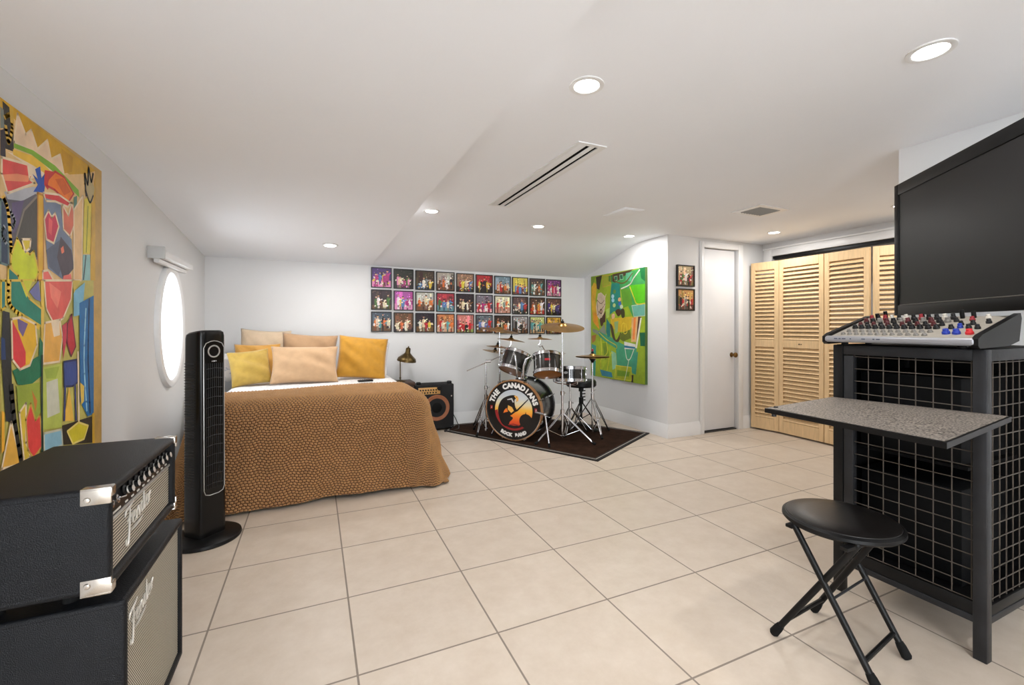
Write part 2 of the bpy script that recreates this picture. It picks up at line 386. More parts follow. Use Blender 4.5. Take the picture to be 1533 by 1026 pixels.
# ------------------------------------------------------------------ paintings
_pc = {}
def paint(col, kind='paint'):
    k = tuple(col)
    if k not in _pc: _pc[k] = mk('%s_%02x%02x%02x' % (kind, *k), col, .55, var=.13, vscale=14, bump=.25, bscale=60)
    return _pc[k]
class Art:
    """layers of flat paint on a canvas face; to3(u,v,lift) places a point"""
    def __init__(s, to3): s.bm = NB(); s.to3 = to3; s.mats = []; s.l = 0
    def mi(s, col):
        m = paint(col)
        if m not in s.mats: s.mats.append(m)
        return s.mats.index(m)
    def smooth(s, pts, n=4):
        out = []; N_ = len(pts)
        for i in range(N_):
            p0, p1, p2, p3 = [Vector(pts[(i+k-1) % N_]) for k in range(4)]
            for j in range(n):
                t = j/n; out.append(.5*((2*p1)+(-p0+p2)*t+(2*p0-5*p1+4*p2-p3)*t*t+(-p0+3*p1-3*p2+p3)*t**3)*1.0)
        return [p1*.35+p2*.65 if False else p2 for p1, p2 in zip(out, out)]
    def poly(s, col, pts, sm=False, edge=None, ew=1.2):
        s.l += 1; P = [Vector(p) for p in pts]
        if sm: P = s.smooth(P)
        face(s.bm, [s.to3(p.x, p.y, .0004+s.l*.00003) for p in P], s.mi(col))
        if edge: s.line(edge, P+[P[0]], ew)
    def line(s, col, pts, wd=1.5, sm=False):
        s.l += 1; m = s.mi(col); P = [Vector(p) for p in pts]
        if sm and len(P) > 2:
            Q = []
            for i in range(len(P)-1):
                p0, p1, p2, p3 = P[max(0, i-1)], P[i], P[i+1], P[min(len(P)-1, i+2)]
                for j in range(4):
                    t = j/4; Q.append(.5*((2*p1)+(-p0+p2)*t+(2*p0-5*p1+4*p2-p3)*t*t+(-p0+3*p1-3*p2+p3)*t**3))
            P = Q+[P[-1]]
        for i, (a, b) in enumerate(zip(P, P[1:])):
            d = (b-a)
            if d.length < 1e-6: continue
            nrm = Vector((-d.y, d.x)).normalized()*wd/2; d = d.normalized()*wd*.3
            face(s.bm, [s.to3(q.x, q.y, .0005+s.l*.00003) for q in (a-d+nrm, a-d-nrm, b+d-nrm, b+d+nrm)], m)
    def disc(s, col, c, rx, ry=None, n=12, rot=0.):
        ry = ry or rx
        s.poly(col, [(c[0]+rx*math.cos(2*PI*k/n)*math.cos(rot)-ry*math.sin(2*PI*k/n)*math.sin(rot), c[1]+rx*math.cos(2*PI*k/n)*math.sin(rot)+ry*math.sin(2*PI*k/n)*math.cos(rot)) for k in range(n)])
# left canvas: hung on the left wall; points are traced in two sketches of its visible half
PT = .035
def l3(x, y): p = onX(.2727*x, 140+.2729*y, XL+PT); return (p.y, p.z)
def l4(x, y): p = onX(.2825*x, 420+.2827*y, XL+PT); return (p.y, p.z)
tl = thing('canvas_painting', (XL, 2.0, .6), 'tall colourful abstract painting with tulips and a blue hand on the left wall', 'painting', None)
y0, y1, z0, z1 = 1.32, 2.628, .565, 1.838
bm = NB(); bx(bm, XL+.002, XL+PT, y0, y1, z0, z1, .002); obj('stretched_canvas', bm, paint((206, 168, 92)), tl)
def clampL(p): return (min(max(p[0], y0+.001), y1-.001), min(max(p[1], z0+.001), z1-.001))
A_ = Art(lambda u, v, l: (XL+PT+l, *clampL((u, v))))
CR = (236, 214, 182)
def q3(col, pts, edge=None, sm=False): A_.poly(col, [l3(*p) for p in pts], sm, edge, .008)
def q4(col, pts, edge=None, sm=False): A_.poly(col, [l4(*p) for p in pts], sm, edge, .008)
def s3(col, pts, w_=.012): A_.line(col, [l3(*p) for p in pts], w_, True)
def s4(col, pts, w_=.012): A_.line(col, [l4(*p) for p in pts], w_, True)
q3((226, 190, 132), [(0, 30), (520, 420), (520, 1026), (0, 1026)]); q4((190, 180, 96), [(0, 0), (495, 0), (495, 870), (0, 1026)])
q3((207, 160, 28), [(0, 15), (525, 425), (470, 440), (380, 445), (230, 330), (70, 130), (0, 90)])
q3((196, 148, 20), [(335, 300), (400, 350), (395, 430), (345, 440)])
q3((236, 206, 172), [(75, 265), (95, 110), (140, 225), (170, 200), (205, 305), (260, 255), (280, 360), (330, 335), (350, 440), (240, 410), (160, 310)], CR)
q3((238, 215, 185), [(40, 320), (150, 395), (165, 470), (240, 450), (250, 400), (190, 380), (75, 330)])
q3((38, 34, 30), [(12, 40), (70, 95), (75, 320), (22, 300)]); s3((205, 165, 60), [(25, 130), (55, 120), (65, 190), (45, 270), (30, 180)], .014); s3((205, 165, 60), [(60, 80), (65, 150)], .02)
q3((48, 42, 52), [(0, 200), (25, 195), (30, 350), (0, 340)]); q3((120, 130, 125), [(0, 70), (18, 90), (22, 190), (0, 190)])
q3((235, 190, 60), [(70, 305), (200, 350), (290, 440), (270, 455), (180, 395), (70, 335)])
q3((130, 178, 48), [(75, 272), (180, 312), (300, 395), (430, 530), (435, 572), (370, 505), (280, 420), (170, 335), (75, 298)])
q3((222, 78, 72), [(8, 350), (150, 390), (160, 470), (190, 492), (40, 548), (8, 440)], CR)
q3((236, 145, 104), [(10, 445), (90, 440), (170, 455), (150, 485), (20, 478)])
q3((88, 84, 96), [(30, 560), (170, 540), (210, 560), (215, 800), (190, 900), (60, 835), (35, 640)])
q3((176, 178, 186), [(20, 540), (190, 510), (205, 545), (120, 590), (40, 580)])
q3((92, 78, 118), [(62, 600), (130, 585), (100, 720), (72, 770)])
q3((70, 67, 62), [(130, 640), (210, 555), (205, 905), (150, 910), (88, 790)], (130, 120, 110))
s3((150, 155, 160), [(50, 640), (80, 700), (60, 740)], .012); s3((150, 155, 160), [(20, 730), (5, 770), (30, 820)], .012)
q3((38, 58, 84), [(0, 580), (38, 600), (45, 945), (0, 930)], (95, 120, 120))
q3((226, 176, 46), [(205, 545), (236, 560), (236, 1026), (205, 1026)], (190, 130, 40)); s3((228, 180, 60), [(15, 570), (40, 640), (55, 800), (60, 880)], .016)
q3((26, 76, 172), [(180, 540), (205, 500), (175, 440), (205, 470), (190, 415), (218, 400), (225, 465), (250, 430), (245, 500), (240, 545), (205, 540)])
q3((206, 48, 44), [(243, 420), (300, 430), (260, 530), (240, 500)]); q3((236, 122, 22), [(262, 470), (300, 428), (350, 460), (402, 550), (370, 600), (300, 530), (255, 505)], (205, 50, 50)); q3((214, 96, 20), [(300, 470), (345, 465), (385, 540), (350, 560)])
q3((210, 52, 54), [(235, 545), (320, 555), (385, 600), (370, 622), (300, 592), (250, 590)], CR)
q3((112, 126, 150), [(236, 570), (330, 600), (345, 750), (390, 800), (402, 960), (350, 1026), (260, 960), (240, 700)])
q3((90, 98, 118), [(250, 860), (330, 800), (350, 900), (320, 1000), (265, 950)])
q3((200, 46, 76), [(240, 690), (262, 642), (282, 680), (300, 655), (320, 730), (292, 822), (252, 800)], CR); q3((228, 92, 96), [(265, 680), (285, 700), (280, 780), (262, 760)])
q3((215, 112, 86), [(340, 610), (372, 670), (392, 600), (412, 700), (382, 785), (345, 745)], CR)
q3((78, 68, 78), [(330, 785), (390, 860), (402, 960), (345, 1026), (310, 900)]); q3((220, 110, 80), [(330, 850), (345, 835), (350, 870), (336, 880)])
q3((86, 130, 118), [(402, 570), (420, 560), (418, 655), (402, 660)])
q3((204, 214, 34), [(60, 880), (90, 795), (120, 850), (160, 885), (182, 865), (206, 980), (190, 1026), (80, 1026), (55, 935)], (225, 195, 60)); q3((216, 190, 46), [(115, 800), (165, 800), (160, 850), (135, 870)], CR)
q3((226, 186, 134), [(402, 640), (452, 560), (445, 1026), (402, 1026)], CR)
q3((216, 198, 66), [(460, 580), (500, 560), (492, 880), (452, 880)]); s3((130, 140, 40), [(480, 620), (470, 870)], .008)
q3((206, 164, 60), [(500, 600), (520, 440), (520, 1026), (492, 1026)])
q3((182, 165, 120), [(460, 460), (485, 500), (480, 420), (500, 480), (516, 520), (505, 595), (485, 595)]); s3((25, 30, 40), [(470, 560), (462, 440), (478, 500), (484, 408), (497, 485), (508, 440)], .011); s3((25, 30, 40), [(470, 540), (490, 598), (508, 560)], .009)
q3((142, 186, 184), [(452, 885), (492, 885), (492, 1026), (448, 1026)]); s3((40, 60, 70), [(468, 890), (455, 1020)], .008)
q3((232, 110, 100), [(230, 975), (260, 970), (290, 1026), (230, 1026)], CR); q3((232, 110, 100), [(345, 1000), (385, 990), (390, 1026), (340, 1026)])
q3((20, 120, 110), [(40, 950), (95, 1000), (100, 1026), (40, 1026)], (220, 190, 60))
q4((24, 126, 106), [(50, 0), (110, 0), (150, 95), (216, 150), (216, 245), (130, 190), (50, 140)], (220, 186, 70)); q4((205, 206, 52), [(100, 0), (168, 0), (135, 92)]); q4((112, 116, 166), [(150, 60), (200, 0), (212, 112), (180, 100)])
q4((22, 122, 122), [(0, 0), (25, 0), (25, 140), (0, 160)], (222, 190, 60)); s4((232, 192, 60), [(40, 0), (45, 120), (110, 190), (200, 250)], .014)
q4((226, 96, 86), [(230, 0), (380, 0), (372, 100), (330, 200), (282, 232), (240, 150)], CR); q4((238, 128, 110), [(255, 10), (320, 60), (300, 150), (265, 90)])
q4((226, 190, 80), [(212, 0), (230, 0), (228, 440), (214, 440)])
q4((34, 37, 40), [(8, 160), (45, 170), (58, 560), (70, 760), (25, 745), (0, 400)]); q4((30, 60, 110), [(0, 300), (20, 310), (25, 420), (0, 420)])
q4((22, 112, 78), [(60, 480), (200, 400), (205, 300), (222, 330), (222, 500), (150, 560), (88, 552)])
q4((235, 184, 42), [(55, 205), (110, 195), (182, 232), (192, 340), (152, 450), (100, 472), (60, 420)], CR); q4((112, 92, 142), [(85, 200), (142, 230), (115, 300), (92, 260)]); q4((222, 58, 66), [(55, 205), (95, 285), (130, 380), (130, 445), (100, 468), (60, 430)])
q4((235, 176, 82), [(232, 225), (312, 208), (326, 300), (310, 430), (222, 442)], CR); q4((232, 210, 180), [(265, 220), (310, 210), (312, 290), (280, 300)])
q4((186, 198, 92), [(216, 462), (322, 440), (322, 780), (220, 792)]); q4((206, 206, 186), [(240, 540), (300, 520), (312, 700), (245, 730)]); q4((160, 180, 70), [(228, 470), (310, 455), (290, 520), (240, 520)])
q4((186, 30, 50), [(352, 230), (375, 180), (396, 350), (372, 402), (350, 330)], (120, 40, 60)); q4((200, 60, 80), [(325, 240), (350, 220), (345, 330), (330, 420)])
q4((120, 180, 206), [(385, 60), (445, 10), (432, 180), (385, 192)]); q4((205, 180, 80), [(380, 0), (420, 0), (385, 70)])
q4((22, 106, 166), [(415, 120), (492, 80), (492, 705), (460, 722), (420, 640)]); s4((150, 200, 220), [(450, 150), (440, 420), (455, 690)], .01); s4((16, 50, 90), [(468, 100), (462, 400), (472, 700)], .012)
q4((46, 72, 142), [(332, 432), (400, 420), (406, 540), (378, 560), (335, 562)], (30, 40, 90)); s4((46, 60, 120), [(340, 560), (335, 740)], .012); s4((46, 60, 120), [(392, 550), (398, 740)], .012)
q4((226, 180, 70), [(332, 745), (360, 560), (386, 745)]); s4(CR, [(408, 380), (412, 750)], .012); q4((226, 190, 80), [(418, 540), (440, 560), (440, 640), (425, 660)])
q4((44, 37, 26), [(322, 770), (482, 720), (484, 860), (330, 872)]); q4((212, 196, 46), [(350, 800), (410, 752), (462, 770), (440, 840), (380, 866)], (230, 210, 120)); q4((206, 164, 50), [(484, 705), (496, 700), (496, 870), (484, 865)])
q4((138, 186, 206), [(226, 812), (320, 790), (325, 872), (228, 922)], (200, 200, 180))
q4((150, 166, 60), [(80, 560), (202, 540), (212, 800), (110, 832), (90, 700)]); q4((200, 120, 50), [(160, 580), (190, 640), (180, 700)])
q4((222, 190, 62), [(95, 700), (130, 650), (130, 860), (155, 935), (120, 962)], CR); q4((226, 70, 66), [(128, 740), (155, 650), (180, 742), (205, 710), (215, 880), (170, 942), (140, 900)], (200, 160, 70))
q4((236, 172, 50), [(0, 690), (15, 700), (15, 900), (0, 920)]); q4((230, 176, 72), [(0, 1000), (50, 750), (105, 972)], CR); s4((28, 28, 26), [(52, 560), (70, 750), (105, 975)], .02); s4((30, 60, 50), [(215, 400), (215, 920)], .012)
# the canvas runs on beyond the frame of the photograph
for k, (a, b, col) in enumerate(((1.34, 1.5, (60, 90, 130)), (1.5, 1.66, (214, 120, 80)), (1.66, 1.76, (120, 150, 70)), (1.76, 1.87, (60, 60, 66)))):
    A_.poly(col, [(a, .7), (b, .62), (b-.02, 1.3), (b, 1.72), (a+.03, 1.76), (a, 1.2)], False, CR, .01)
obj('painted_shapes', A_.bm, A_.mats, tl, recalc=False, sharp=None)
# green canvas on the wall beside the drums
tg = thing('canvas_painting', (XG, 4.2, .5), 'green and yellow abstract painting on the wall beside the drum kit', 'painting')
GT = .035; gy0, gy1, gz0, gz1 = 3.695, 4.70, .505, 1.757
bm = NB(); bx(bm, XG-GT, XG, gy0, gy1, gz0, gz1, .002); obj('stretched_canvas', bm, paint((70, 104, 40)), tg)
# sketch corners: (45,110) top-left, (505,22) top-right, (505,985) bottom-right, (45,925) bottom-left
def g2(x, y):
    t = (x-40)/465; zt = 110-88*t; zb = 930+58*t; k = t*1.22/(1+.22*t); s_ = (y-zt)/(zb-zt)
    k = t*(1-.12*(1-t)); s_ = min(max(s_, 0), 1); k = min(max(k, 0), 1)
    return (gy1-.001+(gy0-gy1+.002)*k, gz1-.001+(gz0-gz1+.002)*s_)
G_ = Art(lambda u, v, l: (XG-GT-l, u, v))
def g(col, pts, edge=None, sm=False): G_.poly(col, [g2(*p) for p in pts], sm, edge, .007)
def gl(col, pts, w_=.011): G_.line(col, [g2(*p) for p in pts], w_, True)
g((148, 172, 34), [(40, 105), (505, 20), (505, 990), (40, 930)])
g((214, 168, 32), [(50, 150), (110, 170), (90, 300), (132, 540), (60, 480), (45, 300)]); g((226, 150, 30), [(70, 400), (110, 420), (130, 545), (70, 490)])
g((112, 140, 30), [(40, 110), (95, 105), (60, 180), (42, 200)]); g((50, 42, 26), [(95, 110), (160, 92), (132, 215), (105, 205)])
g((150, 160, 40), [(165, 95), (240, 90), (240, 170), (170, 190)], (190, 150, 60)); g((50, 110, 30), [(225, 95), (262, 85), (255, 150), (225, 140)])
g((62, 150, 78), [(250, 100), (505, 20), (505, 420), (420, 430), (330, 200), (250, 170)]); g((86, 182, 22), [(390, 172), (505, 160), (505, 322), (440, 326)]); g((16, 102, 52), [(468, 28), (505, 20), (505, 140), (480, 115)])
g((90, 150, 40), [(330, 200), (400, 200), (420, 330), (350, 360)]); g((30, 130, 116), [(250, 160), (320, 150), (330, 300), (345, 380), (270, 392), (235, 420), (240, 250)])
g((74, 56, 36), [(258, 82), (425, 38), (400, 62), (282, 150), (256, 140)]); g((40, 100, 70), [(275, 100), (300, 95), (300, 130), (278, 135)], (150, 200, 160)); g((40, 100, 70), [(320, 85), (345, 80), (350, 120), (325, 125)], (150, 200, 160)); g((90, 170, 130), [(370, 70), (420, 60), (410, 140), (370, 130)])
g((206, 186, 160), [(100, 360), (120, 250), (150, 238), (190, 270), (192, 340), (170, 430), (140, 462), (110, 430)], (225, 205, 180)); gl((84, 44, 30), [(110, 300), (150, 330), (190, 290)], .007); gl((84, 44, 30), [(110, 300), (120, 400), (160, 370), (190, 330)], .007); G_.disc((84, 44, 30), g2(150, 395), .028, .034); G_.disc((190, 160, 130), g2(150, 395), .016, .02); gl((84, 44, 30), [(140, 400), (110, 430)], .006)
g((74, 46, 26), [(138, 460), (165, 448), (172, 500), (150, 518)], None, True); g((74, 46, 26), [(160, 440), (196, 388), (192, 480), (172, 492)]); g((130, 140, 122), [(60, 540), (130, 560), (182, 500), (202, 580), (140, 602), (60, 566)])
g((206, 172, 36), [(240, 452), (330, 440), (420, 430), (420, 500), (390, 560), (300, 562), (250, 520)]); g((66, 152, 112), [(120, 560), (232, 600), (340, 660), (470, 700), (440, 905), (300, 840), (290, 700), (200, 652), (130, 602)])
g((30, 120, 112), [(206, 450), (240, 500), (240, 600), (216, 612), (200, 560)]); g((170, 200, 90), [(200, 380), (235, 360), (230, 440), (205, 450)])
g((72, 56, 22), [(238, 500), (262, 520), (290, 630), (330, 560), (322, 622), (300, 648), (260, 612)], None, True); g((140, 170, 110), [(275, 480), (310, 470), (305, 560), (285, 580)])
g((76, 46, 24), [(284, 390), (315, 368), (336, 400), (310, 432)], None, True); g((60, 60, 24), [(330, 380), (356, 370), (362, 430), (340, 442)], None, True); g((225, 180, 140), [(252, 420), (275, 410), (280, 440), (258, 455)], None, True)
for c, col in (((262, 265), (170, 210, 220)), ((264, 298), (150, 200, 215)), ((275, 340), (190, 205, 130)), ((322, 325), (60, 110, 190)), ((320, 290), (220, 170, 120)), ((335, 350), (200, 215, 180)), ((278, 225), (90, 130, 60))): G_.disc(col, g2(*c), .028, .024)
g((100, 110, 30), [(320, 580), (400, 540), (410, 610), (350, 640), (322, 620)]); G_.line((226, 205, 60), [g2(*p) for p in ((335, 560), (340, 500), (360, 490), (355, 570), (380, 560), (370, 490))], .009, True)
g((100, 166, 146), [(415, 340), (505, 325), (505, 422), (430, 432)], (190, 200, 170)); g((16, 96, 62), [(470, 562), (505, 560), (505, 672), (475, 672)])
g((216, 172, 112), [(415, 440), (470, 430), (455, 640), (410, 642)]); g((230, 130, 60), [(430, 440), (445, 436), (435, 620), (420, 620)]); g((78, 48, 34), [(460, 430), (480, 430), (455, 652), (445, 652)]); g((222, 220, 200), [(475, 440), (484, 440), (452, 692), (440, 690)])
g((216, 214, 206), [(358, 640), (442, 660), (436, 702), (360, 702)]); g((42, 112, 142), [(358, 672), (440, 682), (438, 698), (358, 690)])
g((162, 182, 32), [(110, 640), (202, 650), (250, 762), (160, 882), (90, 902), (80, 700)]); g((120, 150, 26), [(165, 660), (200, 655), (235, 760), (190, 800)]); g((172, 112, 42), [(50, 600), (100, 590), (90, 642), (55, 662)]); g((62, 152, 132), [(50, 670), (100, 682), (90, 942), (50, 922)])
g((46, 122, 142), [(140, 880), (252, 902), (262, 945), (160, 932)]); g((140, 190, 150), [(250, 720), (290, 740), (300, 860), (260, 880)])
g((162, 172, 32), [(290, 842), (412, 852), (412, 962), (280, 952)], (215, 200, 60)); g((110, 150, 30), [(300, 880), (400, 890), (395, 930), (300, 930)])
g((142, 166, 36), [(450, 692), (505, 680), (505, 985), (440, 962)]); g((46, 36, 22), [(408, 915), (428, 915), (425, 980), (412, 978)]); g((60, 148, 118), [(415, 740), (460, 720), (445, 910), (418, 900)])
gl((226, 216, 70), [(402, 185), (430, 270), (452, 325), (505, 320)], .014); gl((226, 216, 70), [(150, 620), (160, 765)]); gl((216, 206, 60), [(130, 570), (210, 630), (290, 672), (295, 700)]); gl((216, 206, 60), [(205, 650), (212, 740), (150, 800), (150, 880)])
gl((222, 226, 206), [(335, 200), (400, 165), (430, 110), (470, 45)], .016); gl((222, 222, 206), [(365, 700), (378, 780), (402, 785), (430, 705)], .01); gl((210, 220, 190), [(395, 785), (375, 900), (360, 965)], .01); gl((216, 206, 60), [(210, 890), (240, 750), (262, 740)], .01); gl((222, 200, 170), [(200, 250), (180, 330), (185, 390)], .01); gl((120, 90, 40), [(262, 85), (290, 140), (360, 150), (420, 70)], .012)
obj('painted_shapes', G_.bm, G_.mats, tg, recalc=False, sharp=None)

# ------------------------------------------------------------------ thirty small framed photographs
frame_m = mk('black_picture_frame', (14, 13, 13), .35, var=.1)
FX0, FP, FW = .548, .2347, .213
DK, PK, MG, RD, OR, YE, GR, BL, TE, CRM, BR, WH, GY, PU = (32, 24, 22), (224, 140, 178), (168, 40, 110), (180, 34, 40), (206, 110, 50), (222, 190, 70), (70, 110, 50), (86, 120, 170), (90, 150, 150), (220, 200, 170), (104, 66, 42), (226, 220, 214), (128, 124, 122), (80, 50, 110)
# background, floor, colours of the figures, what sets the picture apart
PH = [[(PU, PK, [MG, MG, BL, YE], 'purple and pink stage photo'), (DK, DK, [PK, CRM, MG, GR], 'dark photo of a band in pink light'), ((70, 56, 40), DK, [BL, WH, GY, YE], 'dim photo of a figure in blue with raised arms'), ((176, 168, 150), BR, [BR, OR, WH, DK], 'grey and tan photo of one tall figure'), ((150, 110, 80), DK, [RD, YE, CRM, BL], 'photo of a bright red group on a dark floor'),
       (RD, DK, [YE, DK, DK, YE], 'red topped photo over black with yellow'), ((120, 136, 150), BR, [OR, CRM, RD, BR], 'photo of a big orange figure on grey blue'), (YE, BR, [BL, RD, BL, BR], 'yellow topped photo with a blue crowd'), ((60, 52, 40), BR, [TE, WH, BR, OR], 'dark photo with one pale teal figure'), ((120, 60, 120), PK, [MG, WH, RD, PK], 'pink and violet crowd photo')],
      [((60, 40, 34), BR, [GR, WH, BR, CRM], 'dark brown photo with a green glow'), ((176, 80, 150), PK, [WH, YE, BL, MG], 'bright pink photo of white figures'), ((190, 186, 170), BR, [OR, BR, CRM, OR], 'grey photo of orange figures'), ((150, 50, 56), TE, [GR, BL, CRM, BL], 'photo of green and blue figures under red'), (DK, DK, [BR, CRM, WH, BR], 'black photo with pale faces close up'),
       ((120, 110, 120), (216, 150, 150), [RD, MG, WH, RD], 'grey photo with dark red figures'), (CRM, (206, 150, 120), [RD, CRM, GY, OR], 'cream photo of seated people'), ((92, 70, 60), DK, [GY, CRM, BL, RD], 'brown grey photo with a pale doorway'), ((70, 48, 34), RD, [OR, WH, BR, YE], 'brown photo with an orange red floor'), ((90, 60, 50), DK, [PU, YE, CRM, PU], 'dark photo with a purple figure')],
      [((70, 80, 86), BR, [OR, CRM, TE, DK], 'blue grey photo with orange lamps'), ((96, 58, 40), DK, [CRM, BR, OR, WH], 'reddish brown crowd photo'), (DK, BR, [WH, CRM, RD, YE], 'dark photo with a figure in white at its centre'), ((206, 120, 70), (200, 150, 120), [RD, CRM, TE, OR], 'orange photo of one person in red'), ((200, 120, 120), (150, 160, 90), [RD, RD, DK, RD], 'pink and red photo above olive grass'),
       ((100, 100, 110), BR, [BL, WH, BL, RD], 'grey photo of people in blue'), ((60, 40, 30), BR, [OR, WH, CRM, BR], 'brown photo with white caps partly behind a cymbal'), ((150, 150, 150), BR, [DK, WH, DK, BR], 'grey and black photo above a cymbal edge'), ((206, 190, 130), (206, 160, 110), [TE, DK, CRM, TE], 'pale yellow photo with a mint figure'), ((200, 150, 60), BR, [BR, YE, CRM, OR], 'golden photo half hidden by the big cymbal')]]
ORD = ['first', 'second', 'third', 'fourth', 'fifth', 'sixth', 'seventh', 'eighth', 'ninth', 'tenth']
_ph = {}
def ph_mat(c):
    k = tuple(int(min(255, max(0, x))) for x in c)
    k = tuple(x//6*6 for x in k)
    if k not in _ph: _ph[k] = mk('photo_print_%02x%02x%02x' % k, k, .4)
    return _ph[k]
def photo_print(bm, mats, rng, c2, w_, h_, bg, fl, figs, o):
    """o(u,v,l) -> 3d ; a snapshot of people: backdrop, floor, bodies, heads, lights"""
    lay = [0]
    def put(pts, col):
        lay[0] += 1; m = ph_mat([x+rng.uniform(-10, 10) for x in col])
        if m not in mats: mats.append(m)
        face(bm, [o(u, v, .0002+.00002*lay[0]) for u, v in pts if True], mats.index(m))
    def cl(u, v): return (min(max(u, -w_/2), w_/2), min(max(v, -h_/2), h_/2))
    def el(cx, cy, rx, ry, n=9, rot=0): return [cl(cx+rx*math.cos(2*PI*k/n+.3)*math.cos(rot)-ry*math.sin(2*PI*k/n+.3)*math.sin(rot), cy+rx*math.cos(2*PI*k/n+.3)*math.sin(rot)+ry*math.sin(2*PI*k/n+.3)*math.cos(rot)) for k in range(n)]
    put([(-w_/2, -h_/2), (w_/2, -h_/2), (w_/2, h_/2), (-w_/2, h_/2)], bg)
    hz = -h_*rng.uniform(.14, .34)
    for k in range(5):
        u = rng.uniform(-.5, .5)*w_; ww = rng.uniform(.04, .14)*w_; f_ = rng.uniform(.6, 1.35); v1 = rng.uniform(.1, .5)*h_
        put([cl(u-ww, hz), cl(u+ww, hz), cl(u+ww*.8, v1), cl(u-ww*.9, v1)], [x*f_ for x in bg])
    put([(-w_/2, -h_/2), (w_/2, -h_/2), (w_/2, hz), (-w_/2, hz+rng.uniform(-.05, .05)*h_)], fl)
    n = rng.randint(4, 6)
    for k in range(n):
        col = figs[k % len(figs)]; u = (-.40+.8*(k+.5)/n+rng.uniform(-.05, .05))*w_; hh = rng.uniform(.34, .60)*h_; b = hz-rng.uniform(.0, .15)*h_; ww = rng.uniform(.06, .115)*w_
        for s_ in (-1, 1): put([cl(u+s_*ww*.3-ww*.2, b-hh*.5), cl(u+s_*ww*.3+ww*.25, b-hh*.5), cl(u+s_*ww*.2+ww*.3, b+.02*h_), cl(u+s_*ww*.2-ww*.3, b+.02*h_)], [x*.6 for x in col])
        put([cl(u-ww*.8, b), cl(u+ww*.8, b), cl(u+ww, b+hh*.7), cl(u+ww*.4, b+hh*.85), cl(u-ww*.4, b+hh*.85), cl(u-ww, b+hh*.7)], col)
        a = rng.uniform(-.6, .9); put([cl(u, b+hh*.65), cl(u+ww*.3, b+hh*.5), cl(u+math.cos(a)*ww*2.6, b+hh*.6+math.sin(a)*ww*2), cl(u+math.cos(a)*ww*2.5, b+hh*.72+math.sin(a)*ww*2)], [min(255, x*1.25) for x in col])
        put(el(u, b+hh*1.02, ww*.5, ww*.62), (216, 168, 138)); put(el(u, b+hh*1.02+ww*.45, ww*.5, ww*.3), (50, 34, 26))
    for k in range(14): put(el(rng.uniform(-.46, .46)*w_, rng.uniform(-.46, .02)*h_, rng.uniform(.02, .09)*w_, rng.uniform(.015, .07)*h_, 7, rng.uniform(0, 3)), figs[rng.randrange(len(figs))] if k % 3 else (230, 216, 200))
    for k in range(9): put(el(rng.uniform(-.46, .46)*w_, rng.uniform(.15, .46)*h_, rng.uniform(.015, .05)*w_, rng.uniform(.015, .03)*h_, 7), [min(255, x*1.5+20) for x in bg])
def framed(name, c, w_, h_, nrm_axis, spec, seed, label, cat, group, fw=.009, dep=.022):
    """a framed picture hung on a wall facing -Y"""
    x, y, z = c; t = thing(name, (x, y, z), label, cat, group)
    bm = NB()
    for x0, x1, z0, z1 in ((-w_/2, w_/2, h_/2-fw, h_/2), (-w_/2, w_/2, -h_/2, -h_/2+fw), (-w_/2, -w_/2+fw, -h_/2+fw, h_/2-fw), (w_/2-fw, w_/2, -h_/2+fw, h_/2-fw)):
        bx(bm, x+x0, x+x1, y-dep, y, z+z0, z+z1, .0015, 1)
    obj('frame', bm, frame_m, t)
    bm = NB(); mats = [ph_mat(spec[0])]; rng = random.Random(seed)
    bx(bm, x-w_/2+fw, x+w_/2-fw, y-dep*.6, y-.001, z-h_/2+fw, z+h_/2-fw)
    photo_print(bm, mats, rng, None, w_-2*fw, h_-2*fw, spec[0], spec[1], spec[2], lambda u, v, l: (x+u, y-dep*.6-l, z+v))
    obj('print', bm, mats, t, recalc=False, sharp=None)
    return t
for r in range(3):
    for k in range(10):
        sp = PH[r][k]; zc = 1.648-.2365*r-.0042*k
        framed('framed_photo', (FX0+FP*k+FW/2, YB, zc), FW, .216, None, sp, 100*r+k+7, '%s, %s from left in %s row' % (sp[3], ORD[k], ('top', 'middle', 'bottom')[r]), 'framed photo', 'framed band photos on the back wall')
framed('framed_poster', (3.462, YD, 1.642), .236, .218, None, ((196, 164, 130), (150, 110, 80), [RD, GR, WH, DK], ''), 301, 'upper of two small framed collages beside the white door', 'framed picture', 'pair of framed collages by the door', .012, .026)
framed('framed_poster', (3.462, YD, 1.397), .236, .224, None, ((206, 160, 96), (130, 100, 70), [DK, RD, CRM, GY], ''), 302, 'lower of two small framed collages beside the white door', 'framed picture', 'pair of framed collages by the door', .012, .026)
# ------------------------------------------------------------------ bed
def cloth_mat(name, col, var=.06, rough=.9, wv=700, bump=.25):
    m = mk(name, col, rough, var=var, vscale=18, bump=bump, bscale=wv)
    m.node_tree.nodes['Principled BSDF'].inputs['Sheen Weight'].default_value = .25
    return m
BX0, BX1, BYF, BYB, BZ = -.72, .795, 3.14, 4.80, .64
t = thing('bed', (-.02, 4.0, 0), 'low double bed in the back left corner beneath the blanket and pillows', 'bed')
bm = NB(); bx(bm, BX0+.06, BX1-.09, BYF+.09, BYB, .26, BZ-.012, .09, 4); obj('mattress', bm, cloth_mat('mattress_ticking', (214, 212, 208)), t)
bm = NB(); bx(bm, BX0+.08, BX1-.12, BYF+.11, BYB, .10, .262, .02, 2); obj('box_base', bm, cloth_mat('box_base_cloth', (120, 112, 102)), t)
for x in (BX0+.12, BX1-.12):
    for y in (BYF+.2, BYB-.12):
        bm = NB(); cyl(bm, (x, y, 0), (x, y, .105), .022); obj('leg', bm, black_m, t)
